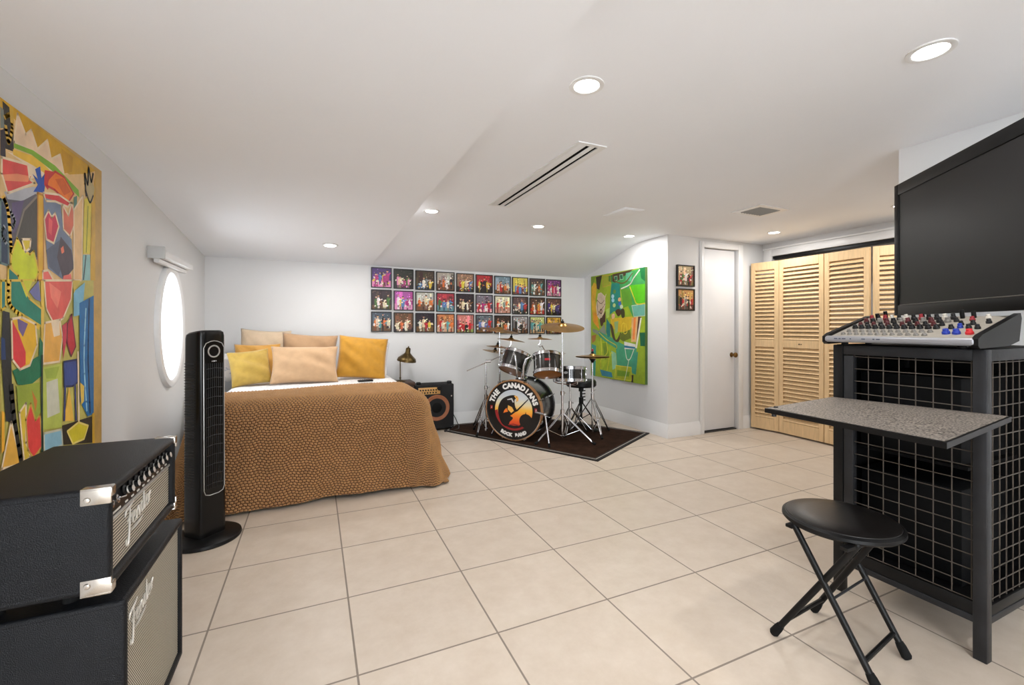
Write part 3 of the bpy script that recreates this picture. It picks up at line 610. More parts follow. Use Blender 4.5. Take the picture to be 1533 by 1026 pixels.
# printed sheet
sm = cloth_mat('white_printed_sheet', (232, 230, 228), .03)
def sheet_print(m):
    nt = m.node_tree; N = nt.nodes; L = nt.links; b = N['Principled BSDF']
    tc = N.new('ShaderNodeTexCoord'); n = N.new('ShaderNodeTexNoise'); n.inputs['Scale'].default_value = 26; n.inputs['Detail'].default_value = 6; L.new(tc.outputs['Object'], n.inputs['Vector'])
    r = N.new('ShaderNodeValToRGB'); e = r.color_ramp.elements; e[0].position = .58; e[0].color = srgb((234, 232, 230)); e[1].position = .66; e[1].color = srgb((176, 182, 196))
    L.new(n.outputs['Fac'], r.inputs[0]); L.new(r.outputs[0], b.inputs['Base Color'])
sheet_print(sm)
def cloth_grid(name, fn, nu, nv, mat, parent=None, origin=None, solid=.004):
    co = np.array([[fn(i/nu, j/nv) for i in range(nu+1)] for j in range(nv+1)]).reshape(-1, 3)
    return grid_obj(name, co, nu, nv, mat, parent, origin, solid)
def grid_obj(name, co, nu, nv, mat, parent, origin, solid):
    off = np.array(wpos(parent) if parent else (origin or (0, 0, 0)))
    idx = np.arange((nu+1)*(nv+1)).reshape(nv+1, nu+1)
    q = np.stack([idx[:-1, :-1], idx[:-1, 1:], idx[1:, 1:], idx[1:, :-1]], -1).reshape(-1, 4)
    me = bpy.data.meshes.new(name); me.vertices.add(len(co)); me.vertices.foreach_set('co', (co-off).ravel())
    me.loops.add(len(q)*4); me.loops.foreach_set('vertex_index', q.ravel().astype(np.int32))
    me.polygons.add(len(q)); me.polygons.foreach_set('loop_start', np.arange(0, len(q)*4, 4, dtype=np.int32)); me.polygons.foreach_set('use_smooth', np.ones(len(q), bool))
    me.update(calc_edges=True); me.validate(); me.materials.append(mat)
    o = bpy.data.objects.new(name, me); C.objects.link(o)
    if parent: o.parent = parent
    elif origin is not None: o.location = origin
    if solid:
        md = o.modifiers.new('thickness', 'SOLIDIFY'); md.thickness = solid; md.offset = 1
    return o
rs = random.Random(5)
WV = [(rs.uniform(4, 14), rs.uniform(4, 14), rs.uniform(0, 6), rs.uniform(.3, 1)) for _ in range(7)]
def wob(x, y): return sum(a*math.sin(kx*x+ky*y+p) for kx, ky, p, a in WV)/4
def fsheet(u, v):
    x = BX0-.01+(BX1-BX0-.03)*u; y = 3.5+(BYB-3.5)*v; z = BZ-.006+.004*wob(x*2, y*2)
    e = max(0, abs(x-(BX0+BX1)/2)-.60)
    z -= e*e*8
    return (x, y, z)
tag(cloth_grid('bed_sheet', fsheet, 70, 60, sm, None, (-.02, 4.1, BZ)), 'white sheet with faint grey print showing between blanket and pillows', 'sheet')
# knitted blanket: cloth laid over the bed, hanging at the foot and both sides; the knit is real relief
def blanket(knit):
    cxm = (BX0+BX1)/2; hx = (BX1-BX0)/2; R, rho = .20, .16; Lh = BZ-rho-.012
    Rt = .04+rho*PI/2+Lh
    U = hx-R+Rt; vf = 3.87-BYF; V = vf-R+Rt
    nu, nv = 820, 420
    u = np.linspace(-U, U, nu+1)[None, :].repeat(nv+1, 0); v0 = .10-.13*u/U; v = v0+(V-v0)*np.linspace(0, 1, nv+1)[:, None]
    du = np.maximum(0, np.abs(u)-(hx-R)); dv = np.maximum(0, v-(vf-R)); p = 5
    r = (du**p+dv**p)**(1/p); ang = np.arctan2(du, np.maximum(dv, 1e-9)); ang = np.where((du <= 0) & (dv <= 0), 0, ang)
    t = np.clip((r-.04)/rho, 0, PI/2); s = np.maximum(0, r-.04-rho*PI/2)
    cor = np.sin(2*ang)
    fold = .016*np.sin(u*9+1.3)*np.sin(v*8)+.012*np.sin(u*17+v*13)
    O = np.minimum(r, .04)+rho*np.sin(t)+s*(.16+.17*cor)+fold*(s/Lh)
    Zz = BZ+.004-rho*(1-np.cos(t))-s
    sg = np.sign(u)
    x = cxm+sg*(np.minimum(np.abs(u), hx-R)+O*np.sin(ang)*(r > 0)); y = 3.87-(np.minimum(v, vf-R)+O*np.cos(ang)*(r > 0))
    Zz = Zz+.004*np.sin(u*6+v*4)*(s <= 0)*np.clip(r*0+1, 0, 1)
    hem = .5+.5*np.sin(u*5.0+.4)                       # the lower edge rides up a little here and there
    Zz = np.maximum(Zz+hem*.012*(s/Lh)**3, .012)
    P = np.stack([x, y, Zz], -1)
    a, b = .0215, .0160
    u_, v_ = u, v
    u = u+.005*np.sin(v_*31+u_*7)+.003*np.sin(v_*83+2*u_); v = v+.005*np.sin(u_*27+v_*5)+.003*np.sin(u_*71+1)
    row = np.floor(v/b); uu = u/a+.5*(row % 2)
    hgt = np.abs(np.sin(PI*uu))**.8*np.abs(np.sin(PI*v/b))**.8
    gu = np.gradient(P, axis=1); gv = np.gradient(P, axis=0); n = np.cross(gv, gu); n /= np.linalg.norm(n, axis=-1, keepdims=True)+1e-9
    n = np.where(n[..., 2:3] < -.3, -n, n)
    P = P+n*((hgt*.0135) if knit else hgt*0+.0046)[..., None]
    P[..., 0] = np.maximum(P[..., 0], XL+.02)
    P[..., 2] = np.maximum(P[..., 2], .006)
    return P.reshape(-1, 3), nu, nv
co, nu, nv = blanket(True)
km = mk('tan_knit_wool', (170, 126, 76), .92, var=.10, vscale=14, bump=.3, bscale=500)
km.node_tree.nodes['Principled BSDF'].inputs['Sheen Weight'].default_value = .3
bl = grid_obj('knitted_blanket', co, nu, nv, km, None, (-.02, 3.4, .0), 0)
co, nu, nv = blanket(False); bk = grid_obj('knit_shade_layer', co, nu, nv, mk('knit_shade_brown', (84, 52, 26), .95, var=.1, vscale=14), bl, None, 0); bk['label'] = 'dark brown layer painting the shade between the knit stitches'  # dark under-layer: its colour stands in for shade in the knit valleys
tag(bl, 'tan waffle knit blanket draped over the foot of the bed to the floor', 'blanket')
# pillows
def pillow(name, c, w_, h_, t_, lean, yaw, roll, mat, label, seed, cat='pillow', pinch=.07, edge=None):
    """c: middle of the lower edge; lean back, turn and roll in radians"""
    rng = random.Random(seed); K = [(rng.uniform(3, 9), rng.uniform(3, 9), rng.uniform(0, 6)) for _ in range(5)]
    n = 30; M = Matrix.Translation(Vector(c)) @ Matrix.Rotation(yaw, 4, 'Z') @ Matrix.Rotation(-lean, 4, 'X') @ Matrix.Rotation(roll, 4, 'Y')
    bm = NB(); G = {}
    for sd in (1, -1):
        for j in range(n+1):
            for i in range(n+1):
                x, y = 2*i/n-1, 2*j/n-1; edg = i in (0, n) or j in (0, n)
                if edg and sd == -1: G[sd, i, j] = G[1, i, j]; continue
                q = max(0, (1-x*x)*(1-y*y)); th = t_/2*q**.42
                cr = math.exp(-((abs(x)-1)**2+(abs(y)-1)**2)*5)          # creases run in from the corners
                th += .016*cr*math.sin(14*math.atan2(1-abs(y), 1-abs(x))+seed)*(q**.3) + sum(.005*math.sin(a*x+b_*y+p_) for a, b_, p_ in K)*q**.5
                X_ = w_/2*x*(1-pinch*(1-y*y)); Y_ = h_/2*y*(1-pinch*(1-x*x))
                if y < -.0: Y_ += .0
                G[sd, i, j] = bm.verts.new(M @ Vector((X_, sd*-th if True else 0, Y_+h_/2)))
    for sd in (1, -1):
        for j in range(n):
            for i in range(n):
                f = bm.faces.new((G[sd, i, j], G[sd, i+1, j], G[sd, i+1, j+1], G[sd, i, j+1]) if sd == 1 else (G[sd, i, j+1], G[sd, i+1, j+1], G[sd, i+1, j], G[sd, i, j])); f.smooth = True
    return tag(obj(name, bm, mat, None, c, sharp=None), label, cat, 'pillows on the bed')
gold = cloth_mat('gold_velvet', (190, 136, 30), .10, .75); gold2 = cloth_mat('mustard_velvet', (192, 158, 70), .10, .75); beige = cloth_mat('beige_velvet', (202, 165, 126), .06); tanv = cloth_mat('tan_velvet', (178, 142, 106), .06); cream = cloth_mat('cream_linen', (214, 190, 160), .05); ochre = cloth_mat('ochre_cotton', (206, 152, 70), .08)
pz = BZ+.004
pillow('pillow', (-.075, 4.12, pz), .53, .335, .17, .42, .03, .02, beige, 'large beige pillow at the front centre of the bed', 1)
pillow('pillow', (.385, 4.27, pz), .44, .40, .16, .30, -.05, .10, gold, 'square gold velvet pillow at the right end of the bed', 2, pinch=.05)
pillow('pillow', (-.455, 4.14, pz), .30, .30, .15, .35, .22, -.10, gold2, 'small mustard yellow pillow at the front left of the bed', 3)
pillow('pillow', (-.06, 4.50, pz), .48, .42, .16, .22, 0, .07, tanv, 'tan brown pillow behind the large beige one', 4)
pillow('pillow', (-.44, 4.66, pz), .42, .46, .12, .2, 0, .06, cream, 'cream pillow standing tallest at the back left of the bed', 5)
pillow('pillow', (-.46, 4.42, pz), .36, .335, .13, .25, 0, .0, ochre, 'flat ochre pillow between the cream and the mustard pillows', 6)
pillow('pillow', (-.64, 4.52, pz), .42, .30, .15, .7, .45, 0, sm, 'white printed pillow at the far left against the wall', 7)
pillow('pillow', (.46, 4.60, pz), .42, .34, .13, .26, -.1, .08, sm, 'white printed pillow mostly hidden behind the gold one', 8)
bm = NB(); box(bm, (.40, 3.99, BZ+.016), (.125, .05, .016), Matrix.Rotation(.15, 3, 'Z'), .006, 3)
rem = thing('remote_control', (.40, 3.99, BZ+.006), 'black remote control lying on the sheet before the gold pillow', 'remote control'); obj('case', bm, black_m, rem)
bm = NB()
for i in range(5):
    for j in range(2): box(bm, (.36+i*.018, 3.978+i*.0027+j*.018, BZ+.0245), (.009, .009, .003), Matrix.Rotation(.15, 3, 'Z'), .001, 1)
obj('buttons', bm, mk('grey_buttons', (90, 90, 92), .6), rem)
# ------------------------------------------------------------------ bedside: dark stand, task lamp, bass combo, lead
t = thing('bedside_stand', (.86, 4.73, 0), 'dark brown bedside stand between the bed and the bass amplifier', 'stand')
dw = mk('dark_brown_wood', (66, 44, 32), .5, var=.25, vscale=10, stretch=(1, 8, 8))
bm = NB(); bx(bm, .765, .957, 4.60, 4.87, .515, .545, .004); obj('top', bm, dw, t)
bm = NB(); bx(bm, .775, .947, 4.61, 4.86, .40, .515, .003); obj('drawer_box', bm, dw, t)
for x in (.787, .935):
    for y in (4.62, 4.85): bm = NB(); bx(bm, x-.012, x+.012, y-.012, y+.012, 0, .40, .002); obj('leg', bm, dw, t)
lm = mk('aged_bronze', (92, 76, 46), .35, .9, var=.25, vscale=30)
t = thing('task_lamp', (.825, 4.73, .545), 'small bronze task lamp with tilted dome shade beside the bed', 'lamp')
bm = NB(); lathe(bm, [(0, 0), (.055, 0), (.055, .006), (.045, .012), (.012, .018), (0, .018)], Matrix.Translation((.825, 4.73, .545))); obj('base', bm, lm, t)
bm = NB(); tube(bm, [(.825, 4.73, .56), (.825, 4.73, .765), (.828, 4.73, .80), (.845, 4.73, .822), (.868, 4.73, .825)], .0055); ball(bm, (.825, 4.73, .58), .011); obj('stem', bm, lm, t)
Ms = Matrix.Translation((.895, 4.72, .80)) @ Matrix.Rotation(.12, 4, 'Y') @ Matrix.Rotation(.12, 4, 'X')
bm = NB(); lathe(bm, [(.022, .05), (.034, .038), (.062, .014), (.092, -.012), (.1, -.036), (.1, -.044), (.097, -.044), (.094, -.034), (.086, -.012), (.058, .01), (.03, .03), (.0, .034)], Ms, 32); sh = obj('shade', bm, lm, t)
bm = NB(); lathe(bm, [(0, .118), (.006, .116), (.007, .104), (.016, .1), (.024, .094), (.026, .05), (.03, .044), (.022, .04), (0, .04)], Ms, 24); obj('socket_cap', bm, lm, sh)
bm = NB(); ball(bm, Ms @ Vector((0, 0, -.005)), .024, 14); obj('bulb', bm, mk('unlit_bulb', (220, 216, 205), .3), sh)
ax0, ax1, ay0, ay1, az0, az1 = .965, 1.39, 4.655, 4.88, .02, .50
t = thing('bass_combo_amplifier', (1.18, 4.76, 0), 'black bass combo amplifier with yellow panel and orange speaker by the bed', 'amplifier')
bm = NB(); bx(bm, ax0, ax1, ay0, ay1, az0, az1, .012, 3); obj('cabinet', bm, mk('black_carpet_covering', (24, 24, 25), .9, var=.1, bump=.4, bscale=300), t)
bm = NB(); bx(bm, 1.0, 1.235, ay0-.006, ay0+.004, .40, .472, .002)
pn = obj('control_panel', bm, mk('amber_panel', (206, 158, 92), .45, var=.05), t)
bm = NB()
for i in range(7): cyl(bm, (1.02+.028*i, ay0-.018, .447), (1.02+.028*i, ay0-.004, .447), .008, 12)
for i in range(6): bx(bm, 1.03+.03*i, 1.045+.03*i, ay0-.008, ay0-.005, .41, .425)
obj('knobs', bm, black_m, pn)['kind'] = 'stuff'
bm = NB(); cyl(bm, (1.222, ay0-.03, .462), (1.222, ay0, .462), .024, 18); obj('jack_plug', bm, black_m, t)
spc = Vector((1.2, ay0-.001, .25))
bm = NB(); lathe(bm, [(.05, .006), (.06, .004), (.125, .012), (.135, .014), (.14, .010), (.14, .0)], axisM(spc+Vector((0, .01, 0)), (0, -1, 0)), 40); obj('speaker_cone', bm, mk('orange_brown_cone', (150, 92, 58), .6, var=.12, vscale=30), t)
bm = NB(); lathe(bm, [(0, .02), (.03, .018), (.055, .008), (.06, .004), (.06, 0)], axisM(spc+Vector((0, .009, 0)), (0, -1, 0)), 32); obj('dust_cap', bm, blackmat, t)
bm = NB()
for x in (ax0+.03, ax1-.03):
    for z in (.04, .37): cyl(bm, (x, ay0-.004, z), (x, ay0+.002, z), .008, 12)
obj('screws', bm, chrome_m, t)
for x in (1.02, 1.36):
    bm = NB(); bx(bm, x-.025, x+.02, ay0+.05, ay0+.10, az1-.004, az1+.026, .008, 2); obj('corner_cap', bm, black_m, t)
    for y in (ay0+.03, ay1-.03): bm = NB(); cyl(bm, (x, y, 0), (x, y, .024), .016, 12); obj('foot', bm, rubber_m, t)
bm = NB(); pts = [Vector(p) for p in ((1.39, 4.80, .16), (1.42, 4.81, .15), (1.455, 4.80, .08), (1.475, 4.79, .028), (1.48, 4.77, .012), (1.46, 4.70, .011), (1.43, 4.62, .011), (1.36, 4.58, .007), (1.26, 4.57, .007))]
tube(bm, pts, .0045, 8); tag(obj('amplifier_lead', bm, mk('grey_cable', (58, 58, 60), .6), None, (1.45, 4.75, 0)), 'dark lead hanging from the bass amplifier down to the rug corner', 'cable')
# ------------------------------------------------------------------ tower fan
fx, fy = -.53, 2.80
t = thing('tower_fan', (fx, fy, 0), 'tall black tower fan with silver ring at the foot of the bed', 'fan')
Rf = Matrix.Rotation(math.radians(45), 4, 'Z'); Mf = Matrix.Translation((fx, fy, 0)) @ Rf       # local -y is the front
bm = NB(); lathe(bm, [(0, 0), (.165, 0), (.168, .006), (.165, .018), (.15, .026), (.07, .034), (0, .034)], Matrix.Translation((fx, fy, 0)) @ Matrix.Diagonal((1, 1, 1, 1)), 64); obj('base', bm, black_m, t)
def fan_sec(w_, d_, n=40, p=4.5):
    return [(math.copysign(abs(math.cos(2*PI*k/n))**(2/p), math.cos(2*PI*k/n))*w_/2, math.copysign(abs(math.sin(2*PI*k/n))**(2/p), math.sin(2*PI*k/n))*d_/2) for k in range(n)]
bm = NB(); rings = []
for z, sc in ((.03, 1.0), (.2, .99), (.6, .965), (1.0, .945), (1.065, .94), (1.085, .90), (1.094, .78), (1.097, .4)):
    rings.append([bm.verts.new(Mf @ Vector((x*sc, y*sc, z+(-.012*(y*sc/.08) if z > 1.05 else 0)))) for x, y in fan_sec(.156, .142)])
for A, B in zip(rings, rings[1:]):
    for k in range(40): f = bm.faces.new((A[k], A[(k+1) % 40], B[(k+1) % 40], B[k])); f.smooth = True
bm.faces.new(rings[0][::-1]); bm.faces.new(rings[-1])
obj('body', bm, mk('gloss_black_plastic', (9, 9, 10), .22, var=.1, spec=.3), t)
def onfan(x, z, l=0.):
    sc = 1-.055*z/1.0; return Mf @ Vector((x, -(.142/2*sc+l), z))
bm = NB()
zz0, zz1, hw = .245, 1.04, .054
outl = [(-hw, zz0+.03), (-hw+.008, zz0+.008), (-hw+.03, zz0), (hw-.03, zz0), (hw-.008, zz0+.008), (hw, zz0+.03), (hw, zz1-.03), (hw-.012, zz1-.006), (hw-.035, zz1+.004), (0, zz1+.007), (-hw+.035, zz1+.004), (-hw+.012, zz1-.006), (-hw, zz1-.03)]
tube(bm, [onfan(x, z, .002) for x, z in outl], .0022, 6, closed=True); obj('silver_outline', bm, mk('silver_trim', (190, 190, 188), .35, .6), t)
bm = NB(); A = [bm.verts.new(onfan(x*.97, z, .0012)) for x, z in outl]; bm.faces.new(A); obj('front_panel', bm, mk('piano_black', (8, 8, 9), .12, spec=.3), t)
bm = NB()
for i in range(9): a = -.044+i*.011; tube(bm, [onfan(a, .28, .0035), onfan(a, .93, .0035)], .0012, 5)
for j in range(13): z = .30+j*.05; tube(bm, [onfan(-.044, z, .0055), onfan(0, z+.006, .0055), onfan(.044, z, .0055)], .0016, 5)
obj('front_grille', bm, mk('grille_black', (30, 31, 33), .4), t)
bm = NB()
for j in range(45):
    z = .29+j*.0145
    tube(bm, [Mf @ Vector((-.0755, y, z)) for y in (-.03, .045)], .0022, 5)
obj('side_grille', bm, mk('grille_side', (26, 26, 28), .5), t)
bm = NB(); lathe(bm, [(.0255, 0), (.0275, .003), (.0315, .003), (.0335, 0)], axisM(onfan(0, .992, .001), Rf @ Vector((0, -1, 0))), 40); obj('control_ring', bm, mk('silver_trim', (190, 190, 188), .35, .6), t)
bm = NB()
for a, b_ in ((-.010, -.008), (-.004, .004), (.008, .010)): bx(bm, 0, 1, 0, 1, 0, 1); bm.clear()
for a, wd in ((-.010, .004), (0, .008), (.010, .004)):
    face(bm, [onfan(a-wd/2, .938, .0025), onfan(a+wd/2, .938, .0025), onfan(a+wd/2, .944, .0025), onfan(a-wd/2, .944, .0025)])
obj('indicator_icons', bm, mk('icon_grey', (190, 192, 195), .5), t, recalc=False)
# ------------------------------------------------------------------ amplifier stack on the left
silver_cloth = bpy.data.materials.new('silver_grille_cloth'); silver_cloth.use_nodes = True
def grille_nodes(m, scale, diag):
    nt = m.node_tree; N = nt.nodes; L = nt.links; b = N['Principled BSDF']; b.inputs['Roughness'].default_value = .55; b.inputs['Metallic'].default_value = .2
    tc = N.new('ShaderNodeTexCoord'); mp = N.new('ShaderNodeMapping'); L.new(tc.outputs['Object'], mp.inputs[0])
    mp.inputs['Rotation'].default_value = (diag, 0, 0)
    wv = N.new('ShaderNodeTexWave'); wv.wave_type = 'BANDS'; wv.bands_direction = 'Z'; wv.inputs['Scale'].default_value = scale; wv.inputs['Distortion'].default_value = .2; L.new(mp.outputs[0], wv.inputs['Vector'])
    n = N.new('ShaderNodeTexNoise'); n.inputs['Scale'].default_value = 320; L.new(tc.outputs['Object'], n.inputs['Vector'])
    r = N.new('ShaderNodeValToRGB'); e = r.color_ramp.elements; e[0].position = .36; e[0].color = srgb((62, 58, 54)); e[1].position = .6; e[1].color = srgb((196, 188, 172))
    mx = N.new('ShaderNodeMix'); mx.data_type = 'FLOAT'; mx.inputs['Factor'].default_value = .35; L.new(wv.outputs['Fac'], mx.inputs['A']); L.new(n.outputs['Fac'], mx.inputs['B'])
    L.new(mx.outputs['Result'], r.inputs[0]); L.new(r.outputs[0], b.inputs['Base Color'])
    bp = N.new('ShaderNodeBump'); bp.inputs['Strength'].default_value = .4; bp.inputs['Distance'].default_value = .002; L.new(mx.outputs['Result'], bp.inputs['Height']); L.new(bp.outputs[0], b.inputs['Normal'])
grille_nodes(silver_cloth, 42, 0)
sc2 = bpy.data.materials.new('silver_woven_grille_cloth'); sc2.use_nodes = True; grille_nodes(sc2, 62, .9)
logo_m = mk('logo_silver', (214, 212, 206), .3, .5)
def script_logo(bm, M, s_):
    """the maker's script, drawn as pen strokes; M maps x right, y up"""
    st = [[(.05, 1.5), (.2, 1.78), (.6, 1.86), (1.2, 1.9), (1.75, 2.02)], [(.95, 1.86), (.85, 1.25), (.68, .5), (.45, -.3), (.2, -.55), (.02, -.35), (.1, -.1)], [(.4, 1.02), (.8, 1.12), (1.3, 1.18)],
          [(1.32, .72), (1.75, .92), (1.76, 1.15), (1.5, 1.18), (1.3, .85), (1.38, .5), (1.7, .42), (2.02, .72)], [(2.02, 1.12), (2.1, .75), (2.08, .42)], [(2.1, .7), (2.35, 1.1), (2.58, 1.08), (2.56, .7), (2.6, .45), (2.85, .6)],
          [(3.42, 1.05), (3.12, 1.15), (2.9, .82), (3.02, .46), (3.3, .6), (3.48, 1.0)], [(3.72, 2.0), (3.55, 1.2), (3.44, .55), (3.6, .42), (3.8, .62)],
          [(3.85, .72), (4.28, .92), (4.29, 1.15), (4.03, 1.18), (3.83, .85), (3.91, .5), (4.23, .42), (4.5, .7)], [(4.56, 1.15), (4.62, .8), (4.58, .42)], [(4.62, .75), (4.82, 1.08), (5.1, 1.15)], [(1.0, .1), (2.0, .02), (3.3, .06)]]
    for S in st:
        P = [Vector((a, b_, 0)) for a, b_ in S]; Q = []
        for i in range(len(P)-1):
            p0, p1, p2, p3 = P[max(0, i-1)], P[i], P[i+1], P[min(len(P)-1, i+2)]
            for j in range(5): t_ = j/5; Q.append(.5*((2*p1)+(-p0+p2)*t_+(2*p0-5*p1+4*p2-p3)*t_*t_+(-p0+3*p1-3*p2+p3)*t_**3))
        Q.append(P[-1]); n = len(Q)
        tube(bm, [M @ (q*s_) for q in Q], [s_*(.032+.05*math.sin(PI*i/(n-1))) for i in range(n)], 6)
YZ = lambda o: axisM(o, (1, 0, 0), None)
def frontM(o): # x right -> +Y, y up -> +Z, z out -> +X
    return Matrix.Translation(Vector(o)) @ Matrix(((0, 0, 1), (1, 0, 0), (0, 1, 0))).to_4x4()
hx0, hx1, hy0, hy1, hz0, hz1 = -.70, -.404, 1.228, 1.725, .545, .772
t = thing('guitar_amplifier', (-.55, 1.475, .486), 'black guitar amplifier head with silver striped grille, on top of the speaker cabinet', 'amplifier')
bm = NB()   # shell: a frame around the sunken face
for a in ((hx0, hx1, hy0, hy1, hz1-.022, hz1), (hx0, hx1, hy0, hy1, hz0, hz0+.024), (hx0, hx1, hy0, hy0+.024, hz0+.005, hz1-.005), (hx0, hx1, hy1-.024, hy1, hz0+.005, hz1-.005)): bx(bm, *a, .011, 4)
bx(bm, hx0+.01, hx1-.028, hy0+.01, hy1-.01, hz0+.01, hz1-.01)
obj('cabinet', bm, tolex_m, t)
zs = hz1-.022-.062
bm = NB(); extrude_poly(bm, [(hx1-.03, hy0+.024, zs), (hx1-.012, hy0+.024, zs), (hx1-.026, hy0+.024, hz1-.022), (hx1-.03, hy0+.024, hz1-.022)], (0, hy1-hy0-.048, 0))
cp = obj('control_panel', bm, mk('black_control_panel', (16, 16, 17), .3), t)
nrm = Vector((.062, 0, .014)).normalized()
def cpt(y, k, l=0.): return Vector((hx1-.012-.014*k, y, zs+.062*k))+nrm*l
knob_src = None
for i in range(9):
    y = hy0+.135+i*.0385
    bm = NB(); lathe(bm, [(.0, 0), (.0135, 0), (.0135, .004), (.0095, .007), (.0085, .02), (.0, .02)], axisM(cpt(y, .55), nrm), 20)
    kb = obj('knob', bm, black_m, cp)
    bm = NB(); lathe(bm, [(0, .0203), (.0075, .0203), (.008, .019), (.0095, .010), (.0092, .0095)], axisM(cpt(y, .55), nrm), 20); lathe(bm, [(0, .021), (.0078, .0205)], axisM(cpt(y, .55), nrm), 20); obj('silver_cap', bm, mk('knob_silver', (214, 212, 208), .35, .5), kb)
bm = NB()
for i in range(2): lathe(bm, [(.004, .0), (.010, .0), (.010, .006), (.005, .007), (.004, .001)], axisM(cpt(hy0+.052+i*.032, .5), nrm), 16)
cyl(bm, cpt(hy0+.095, .5), cpt(hy0+.098, .5, .018), .003, 10)
obj('jacks_and_switch', bm, chrome_m, cp)
bm = NB()
for i in range(9): y = hy0+.135+i*.0385; face(bm, [cpt(y-.009, .10, .0006), cpt(y+.009, .10, .0006), cpt(y+.009, .17, .0006), cpt(y-.009, .17, .0006)])
face(bm, [cpt(hy0+.035, .1, .0006), cpt(hy0+.10, .1, .0006), cpt(hy0+.10, .17, .0006), cpt(hy0+.035, .17, .0006)])
obj('lettering', bm, mk('panel_white', (200, 198, 192), .5), cp, recalc=False)
bm = NB(); bx(bm, hx1-.03, hx1-.014, hy0+.022, hy1-.022, hz0+.022, zs); gr = obj('grille', bm, silver_cloth, t)
bm = NB(); bx(bm, hx1-.018, hx1-.010, hy0+.022, hy1-.022, zs-.004, zs+.003, .001); obj('piping', bm, mk('silver_trim', (190, 190, 188), .35, .6), t)
bm = NB(); script_logo(bm, frontM((hx1-.012, hy0+.125, hz0+.062)) @ Matrix.Rotation(.10, 4, 'Z'), .036); obj('logo', bm, logo_m, gr)
for y, s_ in ((hy0, -1), (hy1, 1)):
    for z, q in ((hz1, 1), (hz0, -1)):
        bm = NB(); e = .0022
        bx(bm, hx1-.05, hx1+e, y-(e if s_ < 0 else .024), y+(.024 if s_ < 0 else e), z-(.004 if q > 0 else e*.7), z+(e*.7 if q > 0 else .004), .002, 2)
        bx(bm, hx1-.05, hx1+e, y-(e if s_ < 0 else .005), y+(.005 if s_ < 0 else e), z-(.034 if q > 0 else e), z+(e if q > 0 else .034), .002, 2)
        bx(bm, hx1-.006, hx1+e*1.5, y-(e*.6 if s_ < 0 else .022), y+(.022 if s_ < 0 else e*.6), z-(.02 if q > 0 else e*.4), z+(e*.4 if q > 0 else .02), .002, 2)
        lathe(bm, [(0, .004), (.005, .003), (.0065, 0)], axisM((hx1-.038, y+s_*.0022, z-q*.022), (0, s_, 0)), 14)
        obj('corner_protector', bm, mk('nickel', (196, 190, 182), .22, .95, var=.08, vscale=30), t)
for x in (hx0+.06, hx1-.11):
    for y in (hy0+.12, hy1-.06): bm = NB(); cyl(bm, (x, y, .487), (x, y, hz0+.004), .016, 14); obj('foot', bm, rubber_m, t)
cx0, cx1, cy0, cy1, cz0, cz1 = -.73, -.40, 1.30, 1.79, .03, .487
t = thing('speaker_cabinet', (-.56, 1.545, 0), 'black guitar speaker cabinet with silver woven grille under the amplifier head', 'speaker cabinet')
bm = NB()
for a in ((cx0, cx1, cy0, cy1, cz1-.022, cz1), (cx0, cx1, cy0, cy1, cz0, cz0+.022), (cx0, cx1, cy0, cy0+.022, cz0+.005, cz1-.005), (cx0, cx1, cy1-.022, cy1, cz0+.005, cz1-.005)): bx(bm, *a, .010, 4)
bx(bm, cx0+.01, cx1-.024, cy0+.01, cy1-.01, cz0+.01, cz1-.01); obj('cabinet', bm, tolex_m, t)
bm = NB(); bx(bm, cx1-.026, cx1-.010, cy0+.02, cy1-.02, cz0+.02, cz1-.02); gr = obj('grille', bm, sc2, t)
bm = NB(); script_logo(bm, frontM((cx1-.008, cy0+.055, cz1-.125)) @ Matrix.Rotation(.16, 4, 'Z'), .034); obj('logo', bm, logo_m, gr)
for x in (cx0+.06, cx1-.06):
    for y in (cy0+.06, cy1-.06): bm = NB(); cyl(bm, (x, y, 0), (x, y, cz0+.004), .018, 14); obj('foot', bm, rubber_m, t)
# ------------------------------------------------------------------ louvered closet panels
pine = mk('pale_pine', (224, 192, 146), .5, var=.10, vscale=9, stretch=(9, 9, .9), bump=.08, bscale=30)
def louver(p0, p1, label, knob=False):
    p0, p1 = Vector((*p0, 0)), Vector((*p1, 0)); e = (p1-p0).normalized(); L_ = (p1-p0).length
    n = e.cross(Vector((0, 0, 1))); n = n if n.dot(-p0) > 0 else -n
    R = Matrix((e, n, e.cross(n))).transposed(); z0, z1 = .018, 1.818
    if R.determinant() < 0: R = Matrix((e, n, -e.cross(n))).transposed()
    t = thing('louvered_door_panel', p0, label, 'louvered door', 'louvered closet panels')
    P = lambda a, b, z: p0+e*a+n*b+Vector((0, 0, z)); g_ = .003; st = .048
    bm = NB()
    for a0, a1, za, zb in ((g_, st, z0, z1), (L_-st, L_-g_, z0, z1), (st, L_-st, z1-.085, z1), (st, L_-st, z0, z0+.125), (st, L_-st, .905, .985)):
        box(bm, P((a0+a1)/2, 0, (za+zb)/2), (a1-a0, .028, zb-za), R, .002, 1)
    obj('frame', bm, pine, t)
    bm = NB(); sw = L_-2*st+.006
    for za, zb in ((z0+.125, .905), (.985, z1-.085)):
        k = int((zb-za)/.0405); pt = (zb-za)/k
        for i in range(k): box(bm, P(L_/2, 0, za+pt*(i+.5)), (sw, .007, .046), R @ Matrix.Rotation(math.radians(40)*(1 if R.col[2].z > 0 else -1), 3, 'X'), .002, 1)
    obj('slats', bm, pine, t)
    if knob:
        bm = NB(); c = P(L_*.48, .014, .945); lathe(bm, [(0, .0), (.006, .0), (.006, .006), (0, .008)], axisM(c, n), 12); lathe(bm, [(0, .0), (.005, .0), (.005, .004), (0, .005)], axisM(c+e*.02, n), 12); obj('knob_screws', bm, steel_m, t)
    return t
